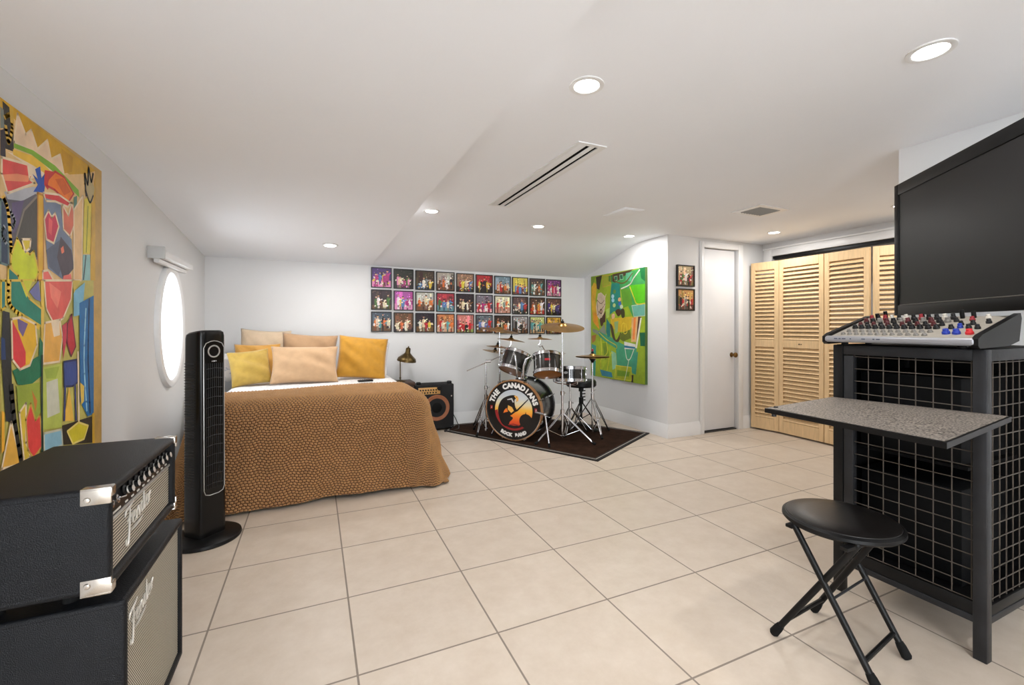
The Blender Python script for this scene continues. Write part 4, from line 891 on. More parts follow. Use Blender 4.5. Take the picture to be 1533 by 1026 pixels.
J = [(4.409, 3.372), (4.458, 3.082), (4.442, 2.622), (4.424, 2.233), (4.585, 1.90)]
louver(J[0], J[1], 'narrow pale pine louvered panel next to the white door')
louver(J[1], J[2], 'second pale pine louvered panel from the white door, with two small screws', True)
louver(J[2], J[3], 'third pale pine louvered panel from the white door')
louver((4.428, 2.222), J[4], 'folded pale pine louvered panel beside the television edge')
# ------------------------------------------------------------------ rug
rug_pts = [Vector(p) for p in ((2.146, 3.052, 0), (3.205, 3.632, 0), (2.50, 4.86, 0), (1.44, 4.86, 0), (1.267, 4.615, 0))]
def inset(pts, d):
    out = []; n = len(pts)
    for i in range(n):
        a, b, c = pts[i-1], pts[i], pts[(i+1) % n]; u = (b-a).normalized(); v = (c-b).normalized()
        nu = Vector((-u.y, u.x, 0)); nv = Vector((-v.y, v.x, 0)); k = (nu+nv).normalized(); out.append(b+k*(d/max(.3, k.dot(nu))))
    return out
bm = NB(); L0 = rug_pts; zt = .009
Ls = [L0, inset(L0, .028), inset(L0, .036), inset(L0, .05)]
vs = [[bm.verts.new(p+Vector((0, 0, zt+.002*(i == 3)))) for p in L_] for i, L_ in enumerate(Ls)]
v0 = [bm.verts.new(p) for p in L0]
n5 = len(L0)
for A, B, mi in ((v0, vs[0], 0), (vs[0], vs[1], 0), (vs[1], vs[2], 1), (vs[2], vs[3], 0)):
    for k in range(n5): bm.faces.new((A[k], A[(k+1) % n5], B[(k+1) % n5], B[k])).material_index = mi
f = bm.faces.new(vs[3]); f.material_index = 2; bm.faces.new(v0[::-1])
tag(obj('drum_rug', bm, [mk('rug_black_binding', (20, 18, 17), .8, var=.1), mk('rug_grey_cord', (176, 170, 160), .7), mk('dark_brown_carpet', (47, 30, 20), .95, var=.35, vscale=12, bump=.8, bscale=260, spec=.1)], None, (2.2, 4.0, 0)), 'dark brown carpet with black binding under the drum kit', 'rug')
# ------------------------------------------------------------------ drum kit
def D(u, v, d): return Vector((0, 0, H))+ray(u, v)*d
shell_m = mk('black_drum_wrap', (26, 25, 22), .22, var=.25, vscale=6, coat=.5)
hoopw = mk('bronze_wood_hoop', (176, 128, 84), .35, .35, var=.15, vscale=12)
head_o = mk('amber_drumhead', (176, 112, 52), .35, var=.12, vscale=10)
head_w = mk('white_drumhead', (216, 214, 208), .6, var=.04)
RZ = .0105                     # top of the rug
def ring(bm, M, r0, r1, z0, z1, n=48, mi=0): lathe(bm, [(r0, z0), (r1, z0), (r1, z1), (r0, z1), (r0, z0)], M, n, mi)
def lugs(parent, M, R, z0, z1, n, ph=0., mat=None, rods=None):
    for k in range(n):
        a = 2*PI*k/n+ph; c = Vector((R*math.cos(a), R*math.sin(a), 0)); bm = NB()
        for zc in z0:
            box(bm, M @ (c*1.02+Vector((0, 0, zc))), (.014, .014, .03), (M.to_3x3() @ Matrix.Rotation(a, 3, 'Z')), .004, 2)
        if rods: cyl(bm, M @ (c*1.055+Vector((0, 0, rods[0]))), M @ (c*1.055+Vector((0, 0, rods[1]))), .003, 8)
        for ze in z1: box(bm, M @ (c*1.05+Vector((0, 0, ze))), (.018, .014, .018), (M.to_3x3() @ Matrix.Rotation(a, 3, 'Z')), .004, 2)
        obj('lug', bm, chrome_m, parent)
# bass drum
bn = Vector((-.732, -.681, 0)).normalized(); bo = Vector((1.774, 3.928, .306)); BR_ = .296
t = thing('bass_drum', (1.90, 4.05, RZ), 'black bass drum with an orange sunset raven band head, in the middle of the rug', 'drum', 'drums of the kit')
Mb = axisM(bo, bn)             # local z out of the front head
bm = NB(); lathe(bm, [(.276, -.005), (.276, -.02), (.276, -.40), (.272, -.415)], Mb, 72); obj('shell', bm, shell_m, t)
bm = NB(); ring(bm, Mb, .283, BR_, -.036, .008, 72); obj('front_hoop', bm, hoopw, t)
bm = NB(); ring(bm, Mb, .2815, .2875, .002, .0100, 72); obj('hoop_rim', bm, chrome_m, t)
bm = NB(); ring(bm, Mb, .268, .290, -.43, -.39, 72); obj('back_hoop', bm, black_m, t)
bm = NB(); ring(bm, Mb, .284, .2915, -.417, -.403, 72); obj('hoop_inlay', bm, chrome_m, t)
bm = NB(); lathe(bm, [(0, -.424), (.270, -.424)], Mb, 48); obj('back_head', bm, head_w, t)
rgt = (-bn).cross(Vector((0, 0, 1))).normalized()
HM = Matrix.Translation(bo+bn*.0015) @ Matrix((rgt, Vector((0, 0, 1)), bn)).transposed().to_4x4()
hm = [mk('head_black', (16, 14, 14), .4), None, mk('head_black_print', (22, 17, 15), .45), mk('head_orange', (236, 120, 40), .45), mk('head_yellow', (240, 180, 84), .45), mk('head_dark_red', (150, 36, 36), .45), mk('head_pale', (206, 206, 204), .45)]
sun = bpy.data.materials.new('printed_sunset_art'); sun.use_nodes = True; hm[1] = sun
nt = sun.node_tree; tcn = nt.nodes.new('ShaderNodeTexCoord'); spx = nt.nodes.new('ShaderNodeSeparateXYZ'); rmp = nt.nodes.new('ShaderNodeValToRGB'); mr = nt.nodes.new('ShaderNodeMapRange')
nt.links.new(tcn.outputs['Object'], spx.inputs[0]); mr.inputs['From Min'].default_value = bo.z-RZ-.185; mr.inputs['From Max'].default_value = bo.z-RZ+.185
nt.links.new(spx.outputs[2], mr.inputs['Value']); nt.links.new(mr.outputs[0], rmp.inputs[0]); nt.links.new(rmp.outputs[0], nt.nodes['Principled BSDF'].inputs['Base Color']); nt.nodes['Principled BSDF'].inputs['Roughness'].default_value = .45
e = rmp.color_ramp.elements; e[0].position = 0; e[0].color = srgb((190, 50, 36)); e[1].position = 1; e[1].color = srgb((186, 194, 204))
for p_, c_ in ((.2, (226, 84, 36)), (.36, (240, 134, 40)), (.52, (242, 186, 70)), (.66, (226, 212, 170)), (.8, (202, 206, 206))): q_ = e.new(p_); q_.color = srgb(c_)
bm = NB(); lay = [0]
def hp(pts, mi, sm=False):
    lay[0] += 1
    if sm: pts = [tuple(p) for p in Art.smooth(None, [Vector(p) for p in pts])]
    face(bm, [HM @ Vector((x*.283, y*.283, .0002*lay[0])) for x, y in pts], mi)
circ = lambda r, cx=0, cy=0, n=64: [(cx+r*math.cos(2*PI*k/n), cy+r*math.sin(2*PI*k/n)) for k in range(n)]
hp(circ(1), 0); hp(circ(.70), 1)
# crescent at the lower left of the sun
hp([(.70*math.cos(a), .70*math.sin(a)) for a in [PI*(1.02+.85*k/24) for k in range(25)]]+[(.62*math.cos(a)+.02, .62*math.sin(a)+.03) for a in [PI*(1.87-.85*k/24) for k in range(25)]], 5)
hp([(.63*math.cos(a), .63*math.sin(a)) for a in [PI*(1.25+.6*k/16) for k in range(17)]]+[(.56*math.cos(a)+.02, .56*math.sin(a)+.03) for a in [PI*(1.85-.6*k/16) for k in range(17)]], 2)
# hunched raven holding a drumstick, seen in silhouette
hp([(-.58, -.10), (-.55, .15), (-.42, .36), (-.20, .48), (.02, .52), (.12, .46), (.15, .36), (.10, .28), (.12, .40), (.04, .34), (.07, .12), (.12, .02), (.02, -.06), (-.05, -.16), (-.12, -.2), (-.02, -.26), (-.06, -.34), (-.14, -.42), (-.18, -.56), (-.34, -.56), (-.48, -.42)], 2, True)
hp([(.02, .50), (.14, .50), (.19, .42), (.18, .33), (.12, .30), (.10, .40)], 4); hp([(.09, .47), (.14, .46), (.13, .43)], 2)
hp([(-.20, .16), (-.05, .10), (.02, -.02), (-.08, -.10), (-.22, .02)], 4); hp([(-.34, -.02), (-.26, .06), (-.2, -.06), (-.38, -.12)], 3)
hp([(-.24, .36), (-.05, .42), (.02, .28), (-.02, .26), (-.08, .36), (-.22, .34)], 6)
hp([(-.02, -.10), (.12, .02), (.54, .42), (.56, .40), (.16, -.02)], 2); hp([(-.06, -.16), (-.02, -.1), (.1, .0), (.1, -.04)], 2)
hp(circ(.24, .46, -.34, 28), 2); hp([(.26, -.26), (.40, -.18), (.62, -.2), (.7, -.3), (.55, -.48), (.3, -.42)], 2); hp([(.42, -.16), (.46, -.02), (.49, -.16)], 2)
hp([(-.2, -.5), (0, -.46), (.25, -.5), (.2, -.53), (0, -.5), (-.18, -.53)], 5)
for sx in (-.83, .83): hp([(sx-.05, -.02), (sx+.04, .0), (sx+.04, .12), (sx-.05, .12)], 5); hp([(sx-.02, .02), (sx+.02, .04), (sx+.01, .1)], 6)
hd = obj('front_head', bm, hm, t, recalc=False, sharp=None)
bm = NB()
def arc_text(s, rad, a0, a1, size, inward=False):
    n = len(s)
    for i, ch in enumerate(s):
        if ch == ' ': continue
        a = a0+(a1-a0)*i/(n-1)
        M_ = HM @ Matrix.Translation((rad*math.cos(a), rad*math.sin(a), .006)) @ Matrix.Rotation(a-PI/2+(PI if inward else 0), 4, 'Z')
        text_mesh(bm, ch, M_, size, .004, .0006)
arc_text('THE CANADIANS', .240, math.radians(158), math.radians(19), .068)
arc_text('ROCK BAND', .243, math.radians(241), math.radians(300), .042, True)
obj('lettering', bm, mk('lettering_white', (232, 230, 226), .5), hd)
for k in range(8):
    a = 2*PI*(k+.5)/8; c = Vector((math.cos(a), math.sin(a), 0)); bm = NB()
    tube(bm, [Mb @ (c*.300+Vector((0, 0, .010))), Mb @ (c*.303+Vector((0, 0, -.01))), Mb @ (c*.300+Vector((0, 0, -.05))), Mb @ (c*.292+Vector((0, 0, -.09)))], [.007, .006, .004, .007], 8)
    box(bm, Mb @ (c*.283+Vector((0, 0, -.10))), (.018, .016, .045), Mb.to_3x3() @ Matrix.Rotation(a, 3, 'Z'), .005, 2); obj('claw_hook', bm, chrome_m, t)
    bm = NB(); tube(bm, [Mb @ (c*.298+Vector((0, 0, -.435))), Mb @ (c*.298+Vector((0, 0, -.38))), Mb @ (c*.289+Vector((0, 0, -.33)))], [.006, .004, .007], 8)
    box(bm, Mb @ (c*.283+Vector((0, 0, -.32))), (.018, .016, .045), Mb.to_3x3() @ Matrix.Rotation(a, 3, 'Z'), .005, 2); obj('claw_hook', bm, chrome_m, t)
for a, foot in ((D(816, 621, 4.12), onZ(822.5, 670.5, RZ)), (D(741, 640, 4.56), D(736, 655, 4.50))):
    foot = Vector((foot.x, foot.y, RZ+.012)); root = a
    sdir = Mb @ Vector((0, 0, -.14)); inw = Vector((sdir.x, sdir.y, a.z))
    bm = NB(); cyl(bm, root, root+(foot-root)*.94, .0085, 12); cyl(bm, root, root+(inw-root)*.45, .012, 12); ball(bm, root, .016, 12); s_ = obj('spur', bm, chrome_m, t)
    bm = NB(); cyl(bm, root+(foot-root)*.90, foot+Vector((0, 0, -.011)), .012, 12); obj('rubber_foot', bm, rubber_m, s_)
mt = D(783, 570, 4.5); mt.z = .595
bm = NB(); box(bm, mt, (.10, .07, .03), Matrix.Rotation(.75, 3, 'Z'), .008, 2); cyl(bm, mt, mt+Vector((0, 0, .05)), .018, 14); obj('tom_mount', bm, chrome_m, t)
for pts in (((774, 566, 4.48), (773, 545, 4.46), (771.5, 533, 4.46), (769, 529, 4.5)), ((783, 566, 4.42), (784, 548, 4.40), (787, 538, 4.39), (795, 534, 4.40), (801, 541, 4.42))):
    bm = NB(); tube(bm, [D(*p) for p in pts], .0095, 12); obj('tom_arm', bm, chrome_m, t)
def drum(name, c, up, R, dep, label, nl=6, lowhead=head_o, badge=None, ph=.2, kind='tom_drum', uppr=head_w):
    t = thing(name, c, label, 'drum', 'drums of the kit'); M = axisM(c, up)
    bm = NB(); lathe(bm, [(R*.97, -dep/2), (R, -dep/2+.004), (R, dep/2-.004), (R*.97, dep/2)], M, 56); obj('shell', bm, shell_m, t)
    for nm, z in (('top_hoop', dep/2), ('bottom_hoop', -dep/2)):
        bm = NB(); s_ = 1 if z > 0 else -1; lathe(bm, [(R+.002, z-s_*.018), (R+.010, z-s_*.018), (R+.010, z-s_*.012), (R+.006, z-s_*.010), (R+.006, z+s_*.010), (R+.010, z+s_*.013), (R+.001, z+s_*.014), (R+.002, z-s_*.018)], M, 56); obj(nm, bm, chrome_m, t)
    bm = NB(); lathe(bm, [(0, dep/2+.003), (R+.002, dep/2+.003)], M, 48); obj('top_head', bm, uppr, t)
    bm = NB(); lathe(bm, [(0, -dep/2-.003), (R+.002, -dep/2-.003)], M, 48); obj('bottom_head', bm, lowhead, t)
    lugs(t, M, R, (dep/2-.05, -dep/2+.05) if dep > .15 else (0,), (dep/2-.006, -dep/2+.006), nl, ph, rods=(-dep/2, dep/2))
    if badge:
        dirv = (Vector((0, 0, H))-c); loc = M.to_3x3().transposed() @ dirv; a = math.atan2(loc.y, loc.x)+badge[1]
        o_ = M @ Vector((R*math.cos(a)*1.003, R*math.sin(a)*1.003, .012)); nv = M.to_3x3() @ Vector((math.cos(a), math.sin(a), 0))
        upv = M.to_3x3() @ Vector((0, 0, 1)); rv = upv.cross(nv)
        BM_ = Matrix.Translation(o_) @ Matrix((rv, upv, nv)).transposed().to_4x4()
        bm = NB()
        if badge[2] == 'oval': lathe(bm, [(0, .004), (.014, .003), (.016, 0)], BM_ @ Matrix.Diagonal((1.4, .8, 1, 1)), 20)
        else: box(bm, o_, (.055, .022, .004), BM_.to_3x3(), .001, 1)
        obj('badge', bm, badge[0], t)
    return t, M
aw = Vector((.48, .877, 0)); im_r = Vector((.913, -.408, 0)); Zv = Vector((0, 0, 1))
red_b = mk('red_badge', (196, 40, 52), .4)
drum('tom_drum', D(819.5, 546.5, 4.42), (Zv*.92+aw*.40-im_r*.03).normalized(), .137, .185, 'black rack tom with a red badge and amber lower head, right above the bass drum', badge=(red_b, .02, 'bar'))
drum('tom_drum', D(771.5, 543, 4.74), (Zv*.90+aw*.32+im_r*.30).normalized(), .150, .19, 'black rack tom tilted to the right, left above the bass drum', ph=.5)
ts, Ms_ = drum('snare_drum', D(853.5, 560.5, 4.58), (Zv*.985+aw*.13).normalized(), .158, .13, 'black snare drum with oval badge between the big cymbal pole and the hi hat', 8, mk('copper_lower_head', (190, 120, 84), .4, var=.2), (mk('badge_silver', (190, 190, 190), .4, .5), -.28, 'oval'))
def tripod(parent, top, hub, feet, r=.010, collar=None, mat=chrome_m, low=.05):
    """legs of a stand: each leg a part with its rubber foot"""
    px, py = hub.x, hub.y
    for f in feet:
        f = Vector(f); h_ = Vector((px, py, hub.z)); d = (f-h_); side = Vector((-d.y, d.x, 0)).normalized()*.009; bm = NB()
        for s_ in (-1, 1): tube(bm, [h_+side*s_+d*.04, h_+d*.5+side*s_*1.2, h_+d*.94+side*s_*.5], .0050, 8)
        m_ = h_+d*.55; tube(bm, [m_, Vector((px, py, low))], .005, 8); ball(bm, m_, .009, 10)
        lg = obj('leg', bm, mat, parent)
        bm = NB(); e = f+Vector((0, 0, .010)); tube(bm, [h_+d*.88, h_+d*.95, e, e+d.normalized()*.006], [.008, .012, .0125, .008], 10); obj('rubber_foot', bm, rubber_m, lg)
    bm = NB(); cyl(bm, (px, py, hub.z-.03), (px, py, hub.z+.03), r*1.9, 16); cyl(bm, (px, py, low-.012), (px, py, low+.014), r*1.7, 14); obj('hub', bm, mat, parent)
def stand(name, base, ztop, hubz, feet, label, cat='stand', secs=((0, .011), (.45, .0085), (.75, .0065)), nuts=(), grp='chrome stands of the drum kit'):
    t = thing(name, (base[0], base[1], RZ), label, cat, grp); b = Vector((base[0], base[1], 0))
    bm = NB(); z0 = .05
    for i, (f, r) in enumerate(secs):
        za = z0+(ztop-z0)*f; zb = z0+(ztop-z0)*(secs[i+1][0] if i+1 < len(secs) else 1); cyl(bm, b+Vector((0, 0, za-.002)), b+Vector((0, 0, zb)), r, 14)
        if i: cyl(bm, b+Vector((0, 0, za-.025)), b+Vector((0, 0, za+.012)), r*2.1, 14)
    obj('pole', bm, chrome_m, t)
    for i, (f, r) in enumerate(secs[1:]):
        z = z0+(ztop-z0)*f-.006; bm = NB(); cyl(bm, b+Vector((0, 0, z)), b+Vector((.022, -.012, z)), .0045, 10); box(bm, b+Vector((.027, -.014, z)), (.01, .028, .010), Matrix.Rotation(-.5, 3, 'Z'), .003, 2); obj('wing_nut', bm, chrome_m, t)
    tripod(t, None, Vector((b.x, b.y, hubz)), feet)
    return t
FT = lambda x, y: (x, y, RZ)
def cymbal(c, nrm, R, label, post=None, under=None):
    t = thing('cymbal', c, label, 'cymbal', 'bronze cymbals'); M = axisM(c, nrm)
    bm = NB(); pf = [(.006, .030*R/.2), (R*.10, .028*R/.2), (R*.17, .018*R/.2), (R*.22, .008*R/.2)]+[(R*k, .008*R/.2*(1-(k-.22)/.78)**1-.012*R/.2*((k-.22)/.78)**1.6) for k in (.35, .5, .65, .8, .92, 1.)]
    lathe(bm, pf+[(r, z-.0014) for r, z in pf[::-1]], M, 56); obj('plate', bm, brass_m, t)
    bm = NB(); h = .03*R/.2; lathe(bm, [(0, h+.036), (.005, h+.035), (.006, h+.018), (.014, h+.016), (.014, h), (0, h)], M, 16); lathe(bm, [(0, h-.004), (.014, h-.006), (.016, -.012), (0, -.014)], M, 16); obj('felt_and_nut', bm, black_m, t)
    if post:
        bm = NB(); tube(bm, post, .0048, 8); obj('arm', bm, chrome_m, t)
    return t
# big ride in front right
ps = (2.205, 3.724)
stand('cymbal_stand', ps, 1.125, .285, [FT(1.895, 3.70), FT(2.405, 3.46), FT(2.42, 3.93)], 'chrome tripod stand holding the big ride cymbal right of the bass drum', secs=((0, .012), (.40, .0095), (.76, .007)))
cymbal(Vector((ps[0], ps[1], 1.128)), (Zv*.97-aw*.22+im_r*.04).normalized(), .213, 'largest bronze cymbal, in front of the lower right photo frames')
# left stand behind the bass drum
ls = D(748, 600, 4.85); lz = lambda v, d=4.85: H-(v-HYP)*d/FPX
stand('cymbal_stand', (ls.x, ls.y), lz(496), .34, [FT(ls.x-.22, ls.y+.06), FT(ls.x+.24, ls.y+.10), FT(ls.x-.02, ls.y-.21)], 'chrome cymbal stand behind the left side of the bass drum', secs=((0, .013), (.45, .0105), (.8, .008)))
cymbal(Vector((ls.x, ls.y, lz(493.5))), (Zv*.985-aw*.06+im_r*.16).normalized(), .212, 'thin bronze crash cymbal tipped to the right, at upper left of the kit')
e2 = D(741, 526, 4.92); e1 = D(745, 518.5, 4.92)
cymbal(e1, (Zv*.98+im_r*.10-aw*.02).normalized(), .125, 'narrow dark cymbal edge just left of the tilted rack tom', [D(748, 519.5, 4.85), D(745, 519.2, 4.91)])
cymbal(e2, (Zv*.97+im_r*.17+aw*.14).normalized(), .140, 'bronze cymbal showing its underside, lowest at the left of the kit', [D(748, 529, 4.85), D(741.5, 527, 4.91)])
b_ = D(765, 508.5, 4.78); cymbal(b_, (Zv*.985+im_r*.13).normalized(), .152, 'small bronze splash cymbal above the tilted rack tom', [b_, b_+Vector((0, 0, -.05)), D(762, 520, 4.78), D(764, 528, 4.76)])
c_ = D(808.3, 507, 4.62); cymbal(c_, (Zv+im_r*.02).normalized(), .130, 'small flat bronze cymbal on a curled rod above the red badge tom', [c_, D(808.5, 513, 4.62), D(806, 517, 4.62), D(808, 520, 4.61), D(812, 518, 4.6), D(813, 521, 4.56), D(817, 526.5, 4.5)])
# hi hat
hh = (2.616, 3.814)
t = stand('hi_hat_stand', hh, .90, .40, [FT(2.875, 3.885), FT(2.585, 3.60), FT(2.44, 3.99)], 'chrome hi hat stand at the right side of the rug, before the green painting', secs=((0, .011), (.5, .0085), (.86, .004)))
bm = NB(); box(bm, (hh[0]+.06, hh[1]+.17, .05), (.085, .26, .012), Matrix.Rotation(.35, 3, 'Z') @ Matrix.Rotation(.18, 3, 'X'), .004, 2); obj('foot_pedal', bm, black_m, t)
bm = NB(); cyl(bm, (hh[0], hh[1], .87), (hh[0], hh[1], .892), .012, 12); obj('clutch', bm, mk('red_clutch', (160, 40, 60), .4), t)
cymbal(Vector((*hh, .822)), (Zv-aw*.03+im_r*.0).normalized(), .172, 'upper hi hat cymbal before the green painting')
cy = cymbal(Vector((*hh, .806)), (Zv+aw*.03).normalized()*-1, .172, 'lower hi hat cymbal before the green painting')
bm = NB(); lathe(bm, [(.012, .75), (.02, .77), (.034, .788), (.034, .795), (.012, .797)], Matrix.Translation((*hh, 0)), 20); obj('cymbal_seat', bm, black_m, t)
# mic boom
bs = (1.632, 4.309)
t = stand('boom_stand', bs, .77, .385, [FT(1.64, 4.72), FT(1.565, 4.50), FT(1.49, 4.20)], 'chrome boom stand with bare slanting arm at the left of the drum kit', secs=((0, .010), (.62, .008)))
bm = NB(); tube(bm, [D(698.8, 555.8, 4.55), D(731, 541.5, 4.58), D(748, 534, 4.62)], [.005, .0055, .0055], 8); cyl(bm, D(727, 541, 4.58), D(735, 541, 4.58), .014, 12); obj('boom_arm', bm, chrome_m, t)
# snare stand and throne
sc_ = D(853.5, 560.5, 4.58)
t = stand('snare_stand', (sc_.x, sc_.y), sc_.z-.10, .30, [FT(sc_.x+.2, sc_.y-.02), FT(sc_.x-.13, sc_.y-.12), FT(sc_.x-.02, sc_.y+.2)], 'chrome basket stand under the snare drum', secs=((0, .011), (.6, .009)))
for k in range(3):
    a = 2*PI*k/3+.4; bm = NB(); p = Vector((sc_.x, sc_.y, sc_.z-.11)); q = Vector((math.cos(a), math.sin(a), 0)); tube(bm, [p, p+q*.13+Vector((0, 0, .012)), p+q*.172+Vector((0, 0, .03)), p+q*.176+Vector((0, 0, .055))], .005, 8); obj('basket_arm', bm, chrome_m, t)
tp = D(870, 574, 4.95)
t = thing('drum_throne', (tp.x, tp.y, RZ), 'round black drum stool on a black post behind the hi hat stand', 'stool')
bm = NB(); lathe(bm, [(0, tp.z-.035), (.155, tp.z-.035), (.168, tp.z-.02), (.168, tp.z+.02), (.155, tp.z+.038), (.1, tp.z+.044), (0, tp.z+.045)], Matrix.Translation((tp.x, tp.y, 0)), 40); obj('seat', bm, black_m, t)
bm = NB(); cyl(bm, (tp.x, tp.y, .10), (tp.x, tp.y, tp.z-.03), .014, 14); cyl(bm, (tp.x, tp.y, tp.z-.09), (tp.x, tp.y, tp.z-.034), .028, 14); cyl(bm, (tp.x, tp.y, .27), (tp.x, tp.y, .33), .026, 14)
for k in range(4): box(bm, (tp.x+.03, tp.y-.01, .30-.0+.035*k), (.04, .012, .012), None, .003, 1)
obj('post', bm, black_m, t); tripod(t, None, Vector((tp.x, tp.y, .29)), [FT(tp.x+.2, tp.y-.02), FT(tp.x-.17, tp.y-.12), FT(tp.x-.02, tp.y+.2)], .012, mat=black_m, low=.09)
# ------------------------------------------------------------------ equipment rack
rx0, rx1, ry0, ry1, rz1 = 2.03, 2.58, .69, 1.165, 1.044
t = thing('equipment_rack', (2.3, .93, 0), 'dark steel equipment rack with wire mesh sides and a fold out speckled shelf', 'rack')
pw = .036
for nm, x, y, m, wy in (('post', rx0, ry0, steel_m, pw), ('post', rx0, ry1-.038, black_m, .038), ('post', rx1-pw, ry0, steel_m, pw), ('post', rx1-pw, ry1-pw, black_m, pw)):
    bm = NB(); bx(bm, x, x+pw, y, y+wy, 0, rz1, .003); obj(nm, bm, m, t)
bm = NB(); bx(bm, rx0+.004, rx0+.03, ry1-.075, ry1-.039, .15, 1.0, .002); obj('stile', bm, steel_m, t)
for nm, a in (('rail', (rx0+.002, rx0+pw-.002, ry0+pw, ry1-.038, rz1-.040, rz1)), ('rail', (rx0+.006, rx0+.03, ry0+pw, ry1-.038, .118, .142)), ('rail', (rx0+pw, rx1-pw, ry0+.002, ry0+pw-.002, rz1-.040, rz1)), ('rail', (rx0+pw, rx1-pw, ry0+.006, ry0+.03, .118, .142)),
              ('rail', (rx0+pw, rx1-pw, ry1-pw+.002, ry1-.002, rz1-.040, rz1)), ('rail', (rx0+pw, rx1-pw, ry1-pw+.006, ry1-.008, .118, .142))):
    bm = NB(); bx(bm, *a, .003); obj(nm, bm, steel_m, t)
bm = NB(); bx(bm, rx0+.008, rx0+.024, ry0+pw, ry1-.038, .143, .188, .002); bx(bm, rx0+pw, rx1-pw, ry0+.008, ry0+.024, .143, .178, .002); obj('skirt', bm, black_m, t)
bm = NB(); bx(bm, rx0+pw, rx1-.02, ry0+.03, ry1-.01, .15, .165); bx(bm, rx1-.03, rx1-.015, ry0+.02, ry1-.01, .15, rz1-.01); bx(bm, rx0+.05, rx1-.02, ry1-.02, ry1-.006, .15, rz1-.01); bx(bm, rx0+.01, rx1-.01, ry0+.01, ry1-.01, rz1-.012, rz1+.002); bx(bm, rx0+.12, rx1-.03, ry0+.09, ry1-.03, .60, .612)
obj('inner_panels', bm, mk('rack_interior_black', (7, 7, 8), .7, var=.15, spec=.15), t)
bm = NB(); bx(bm, rx0+.13, rx1-.05, ry0+.11, ry1-.04, .166, .52, .004); bx(bm, rx0+.125, rx1-.05, ry0+.11, ry1-.04, .613, .93, .004); obj('rack_units', bm, mk('rack_unit_black', (8, 9, 11), .7, var=.15, spec=.15), t)
wire_m = mk('mesh_wire', (84, 76, 68), .5, .3, var=.15, vscale=20)
bm = NB(); r = .0019
for i in range(8): y = ry0+pw+.008+i*(ry1-.08-(ry0+pw))/7; cyl(bm, (rx0+.018, y, .188), (rx0+.018, y, 1.004), r, 6)
for i in range(17): z = .192+i*.0503; cyl(bm, (rx0+.015, ry0+pw, z), (rx0+.015, ry1-.04, z), r, 6)
obj('front_mesh', bm, wire_m, t)
bm = NB()
for i in range(10): x = rx0+pw+.006+i*.0515; cyl(bm, (x, ry0+.018, .178), (x, ry0+.018, 1.004), r, 6)
for i in range(17): z = .192+i*.0503; cyl(bm, (rx0+pw, ry0+.015, z), (rx1-pw, ry0+.015, z), r, 6)
obj('side_mesh', bm, wire_m, t)
q = [Vector((1.506, 1.098, .822)), Vector((1.462, .570, .826)), Vector((2.012, .628, .836)), Vector((1.998, 1.150, .824))]
speck = mk('speckled_laminate', (120, 112, 104), .5)
nt = speck.node_tree; n_ = nt.nodes.new('ShaderNodeTexNoise'); n_.inputs['Scale'].default_value = 190; n_.inputs['Detail'].default_value = 2; tcn = nt.nodes.new('ShaderNodeTexCoord'); nt.links.new(tcn.outputs['Object'], n_.inputs['Vector'])
rr = nt.nodes.new('ShaderNodeValToRGB'); e = rr.color_ramp.elements; e[0].position = .38; e[0].color = srgb((48, 44, 41)); e[1].position = .62; e[1].color = srgb((148, 138, 128)); nt.links.new(n_.outputs['Fac'], rr.inputs[0]); nt.links.new(rr.outputs[0], nt.nodes['Principled BSDF'].inputs['Base Color'])
bm = NB(); extrude_poly(bm, q, (0, 0, -.016)); sh = obj('fold_out_shelf', bm, black_m, t)
bm = NB(); cc = sum(q, Vector())/4; face(bm, [cc+(p-cc)*.978+Vector((0, 0, .0012)) for p in q]); obj('shelf_surface', bm, speck, sh, recalc=False)
bm = NB(); cyl(bm, q[0]+Vector((.03, -.015, -.03)), q[0]+Vector((.03, -.015, -.014)), .008, 12); cyl(bm, q[0]+Vector((.04, -.015, -.0)), q[0]+Vector((.04, -.015, .006)), .007, 12); obj('shelf_catch', bm, steel_m, sh)
for y in (.80, 1.05): bm = NB(); tube(bm, [(1.72, y, .800), (1.98, y, .80), (2.028, y, .70)], .007, 8); cyl(bm, (1.72, y, .800), (1.72, y, .812), .01, 8); obj('shelf_bracket', bm, steel_m, sh)
# ------------------------------------------------------------------ mixer
mx0, mx1, my0, my1 = 1.985, 2.275, .70, 1.166
t = thing('audio_mixer', (2.13, .93, rz1), 'grey audio mixer crowded with knobs on top of the rack', 'mixer')
Ytop = Vector((0, my1-my0-.03, 0))
bm = NB(); extrude_poly(bm, [(mx0+.01, my0+.015, rz1+.012), (mx0+.004, my0+.015, rz1+.034), (mx1, my0+.015, 1.160), (mx1, my0+.015, 1.085), (mx1-.06, my0+.015, rz1+.012)], Ytop); obj('chassis', bm, black_m, t)
for x in (mx0+.04, mx1-.08):
    for y in (my0+.05, my1-.05): bm = NB(); cyl(bm, (x, y, rz1+.0015), (x, y, rz1+.014), .012, 12); obj('foot', bm, rubber_m, t)
bm = NB(); box(bm, (mx0-.004, (my0+my1)/2, rz1+.026), (.022, my1-my0, .026), None, .009, 4); fr = obj('front_rail', bm, mk('silver_rail', (150, 150, 154), .35, .35), t)
bm = NB()
for y, wd in ((1.12, .012), (1.105, .008), (1.09, .014), (1.065, .005), (1.02, .012), (.985, .006), (.97, .012)): bx(bm, mx0-.0162, mx0-.0148, y-wd/2, y+wd/2, rz1+.026, rz1+.030)
obj('rail_marks', bm, mk('mark_grey', (60, 66, 84), .5), fr)
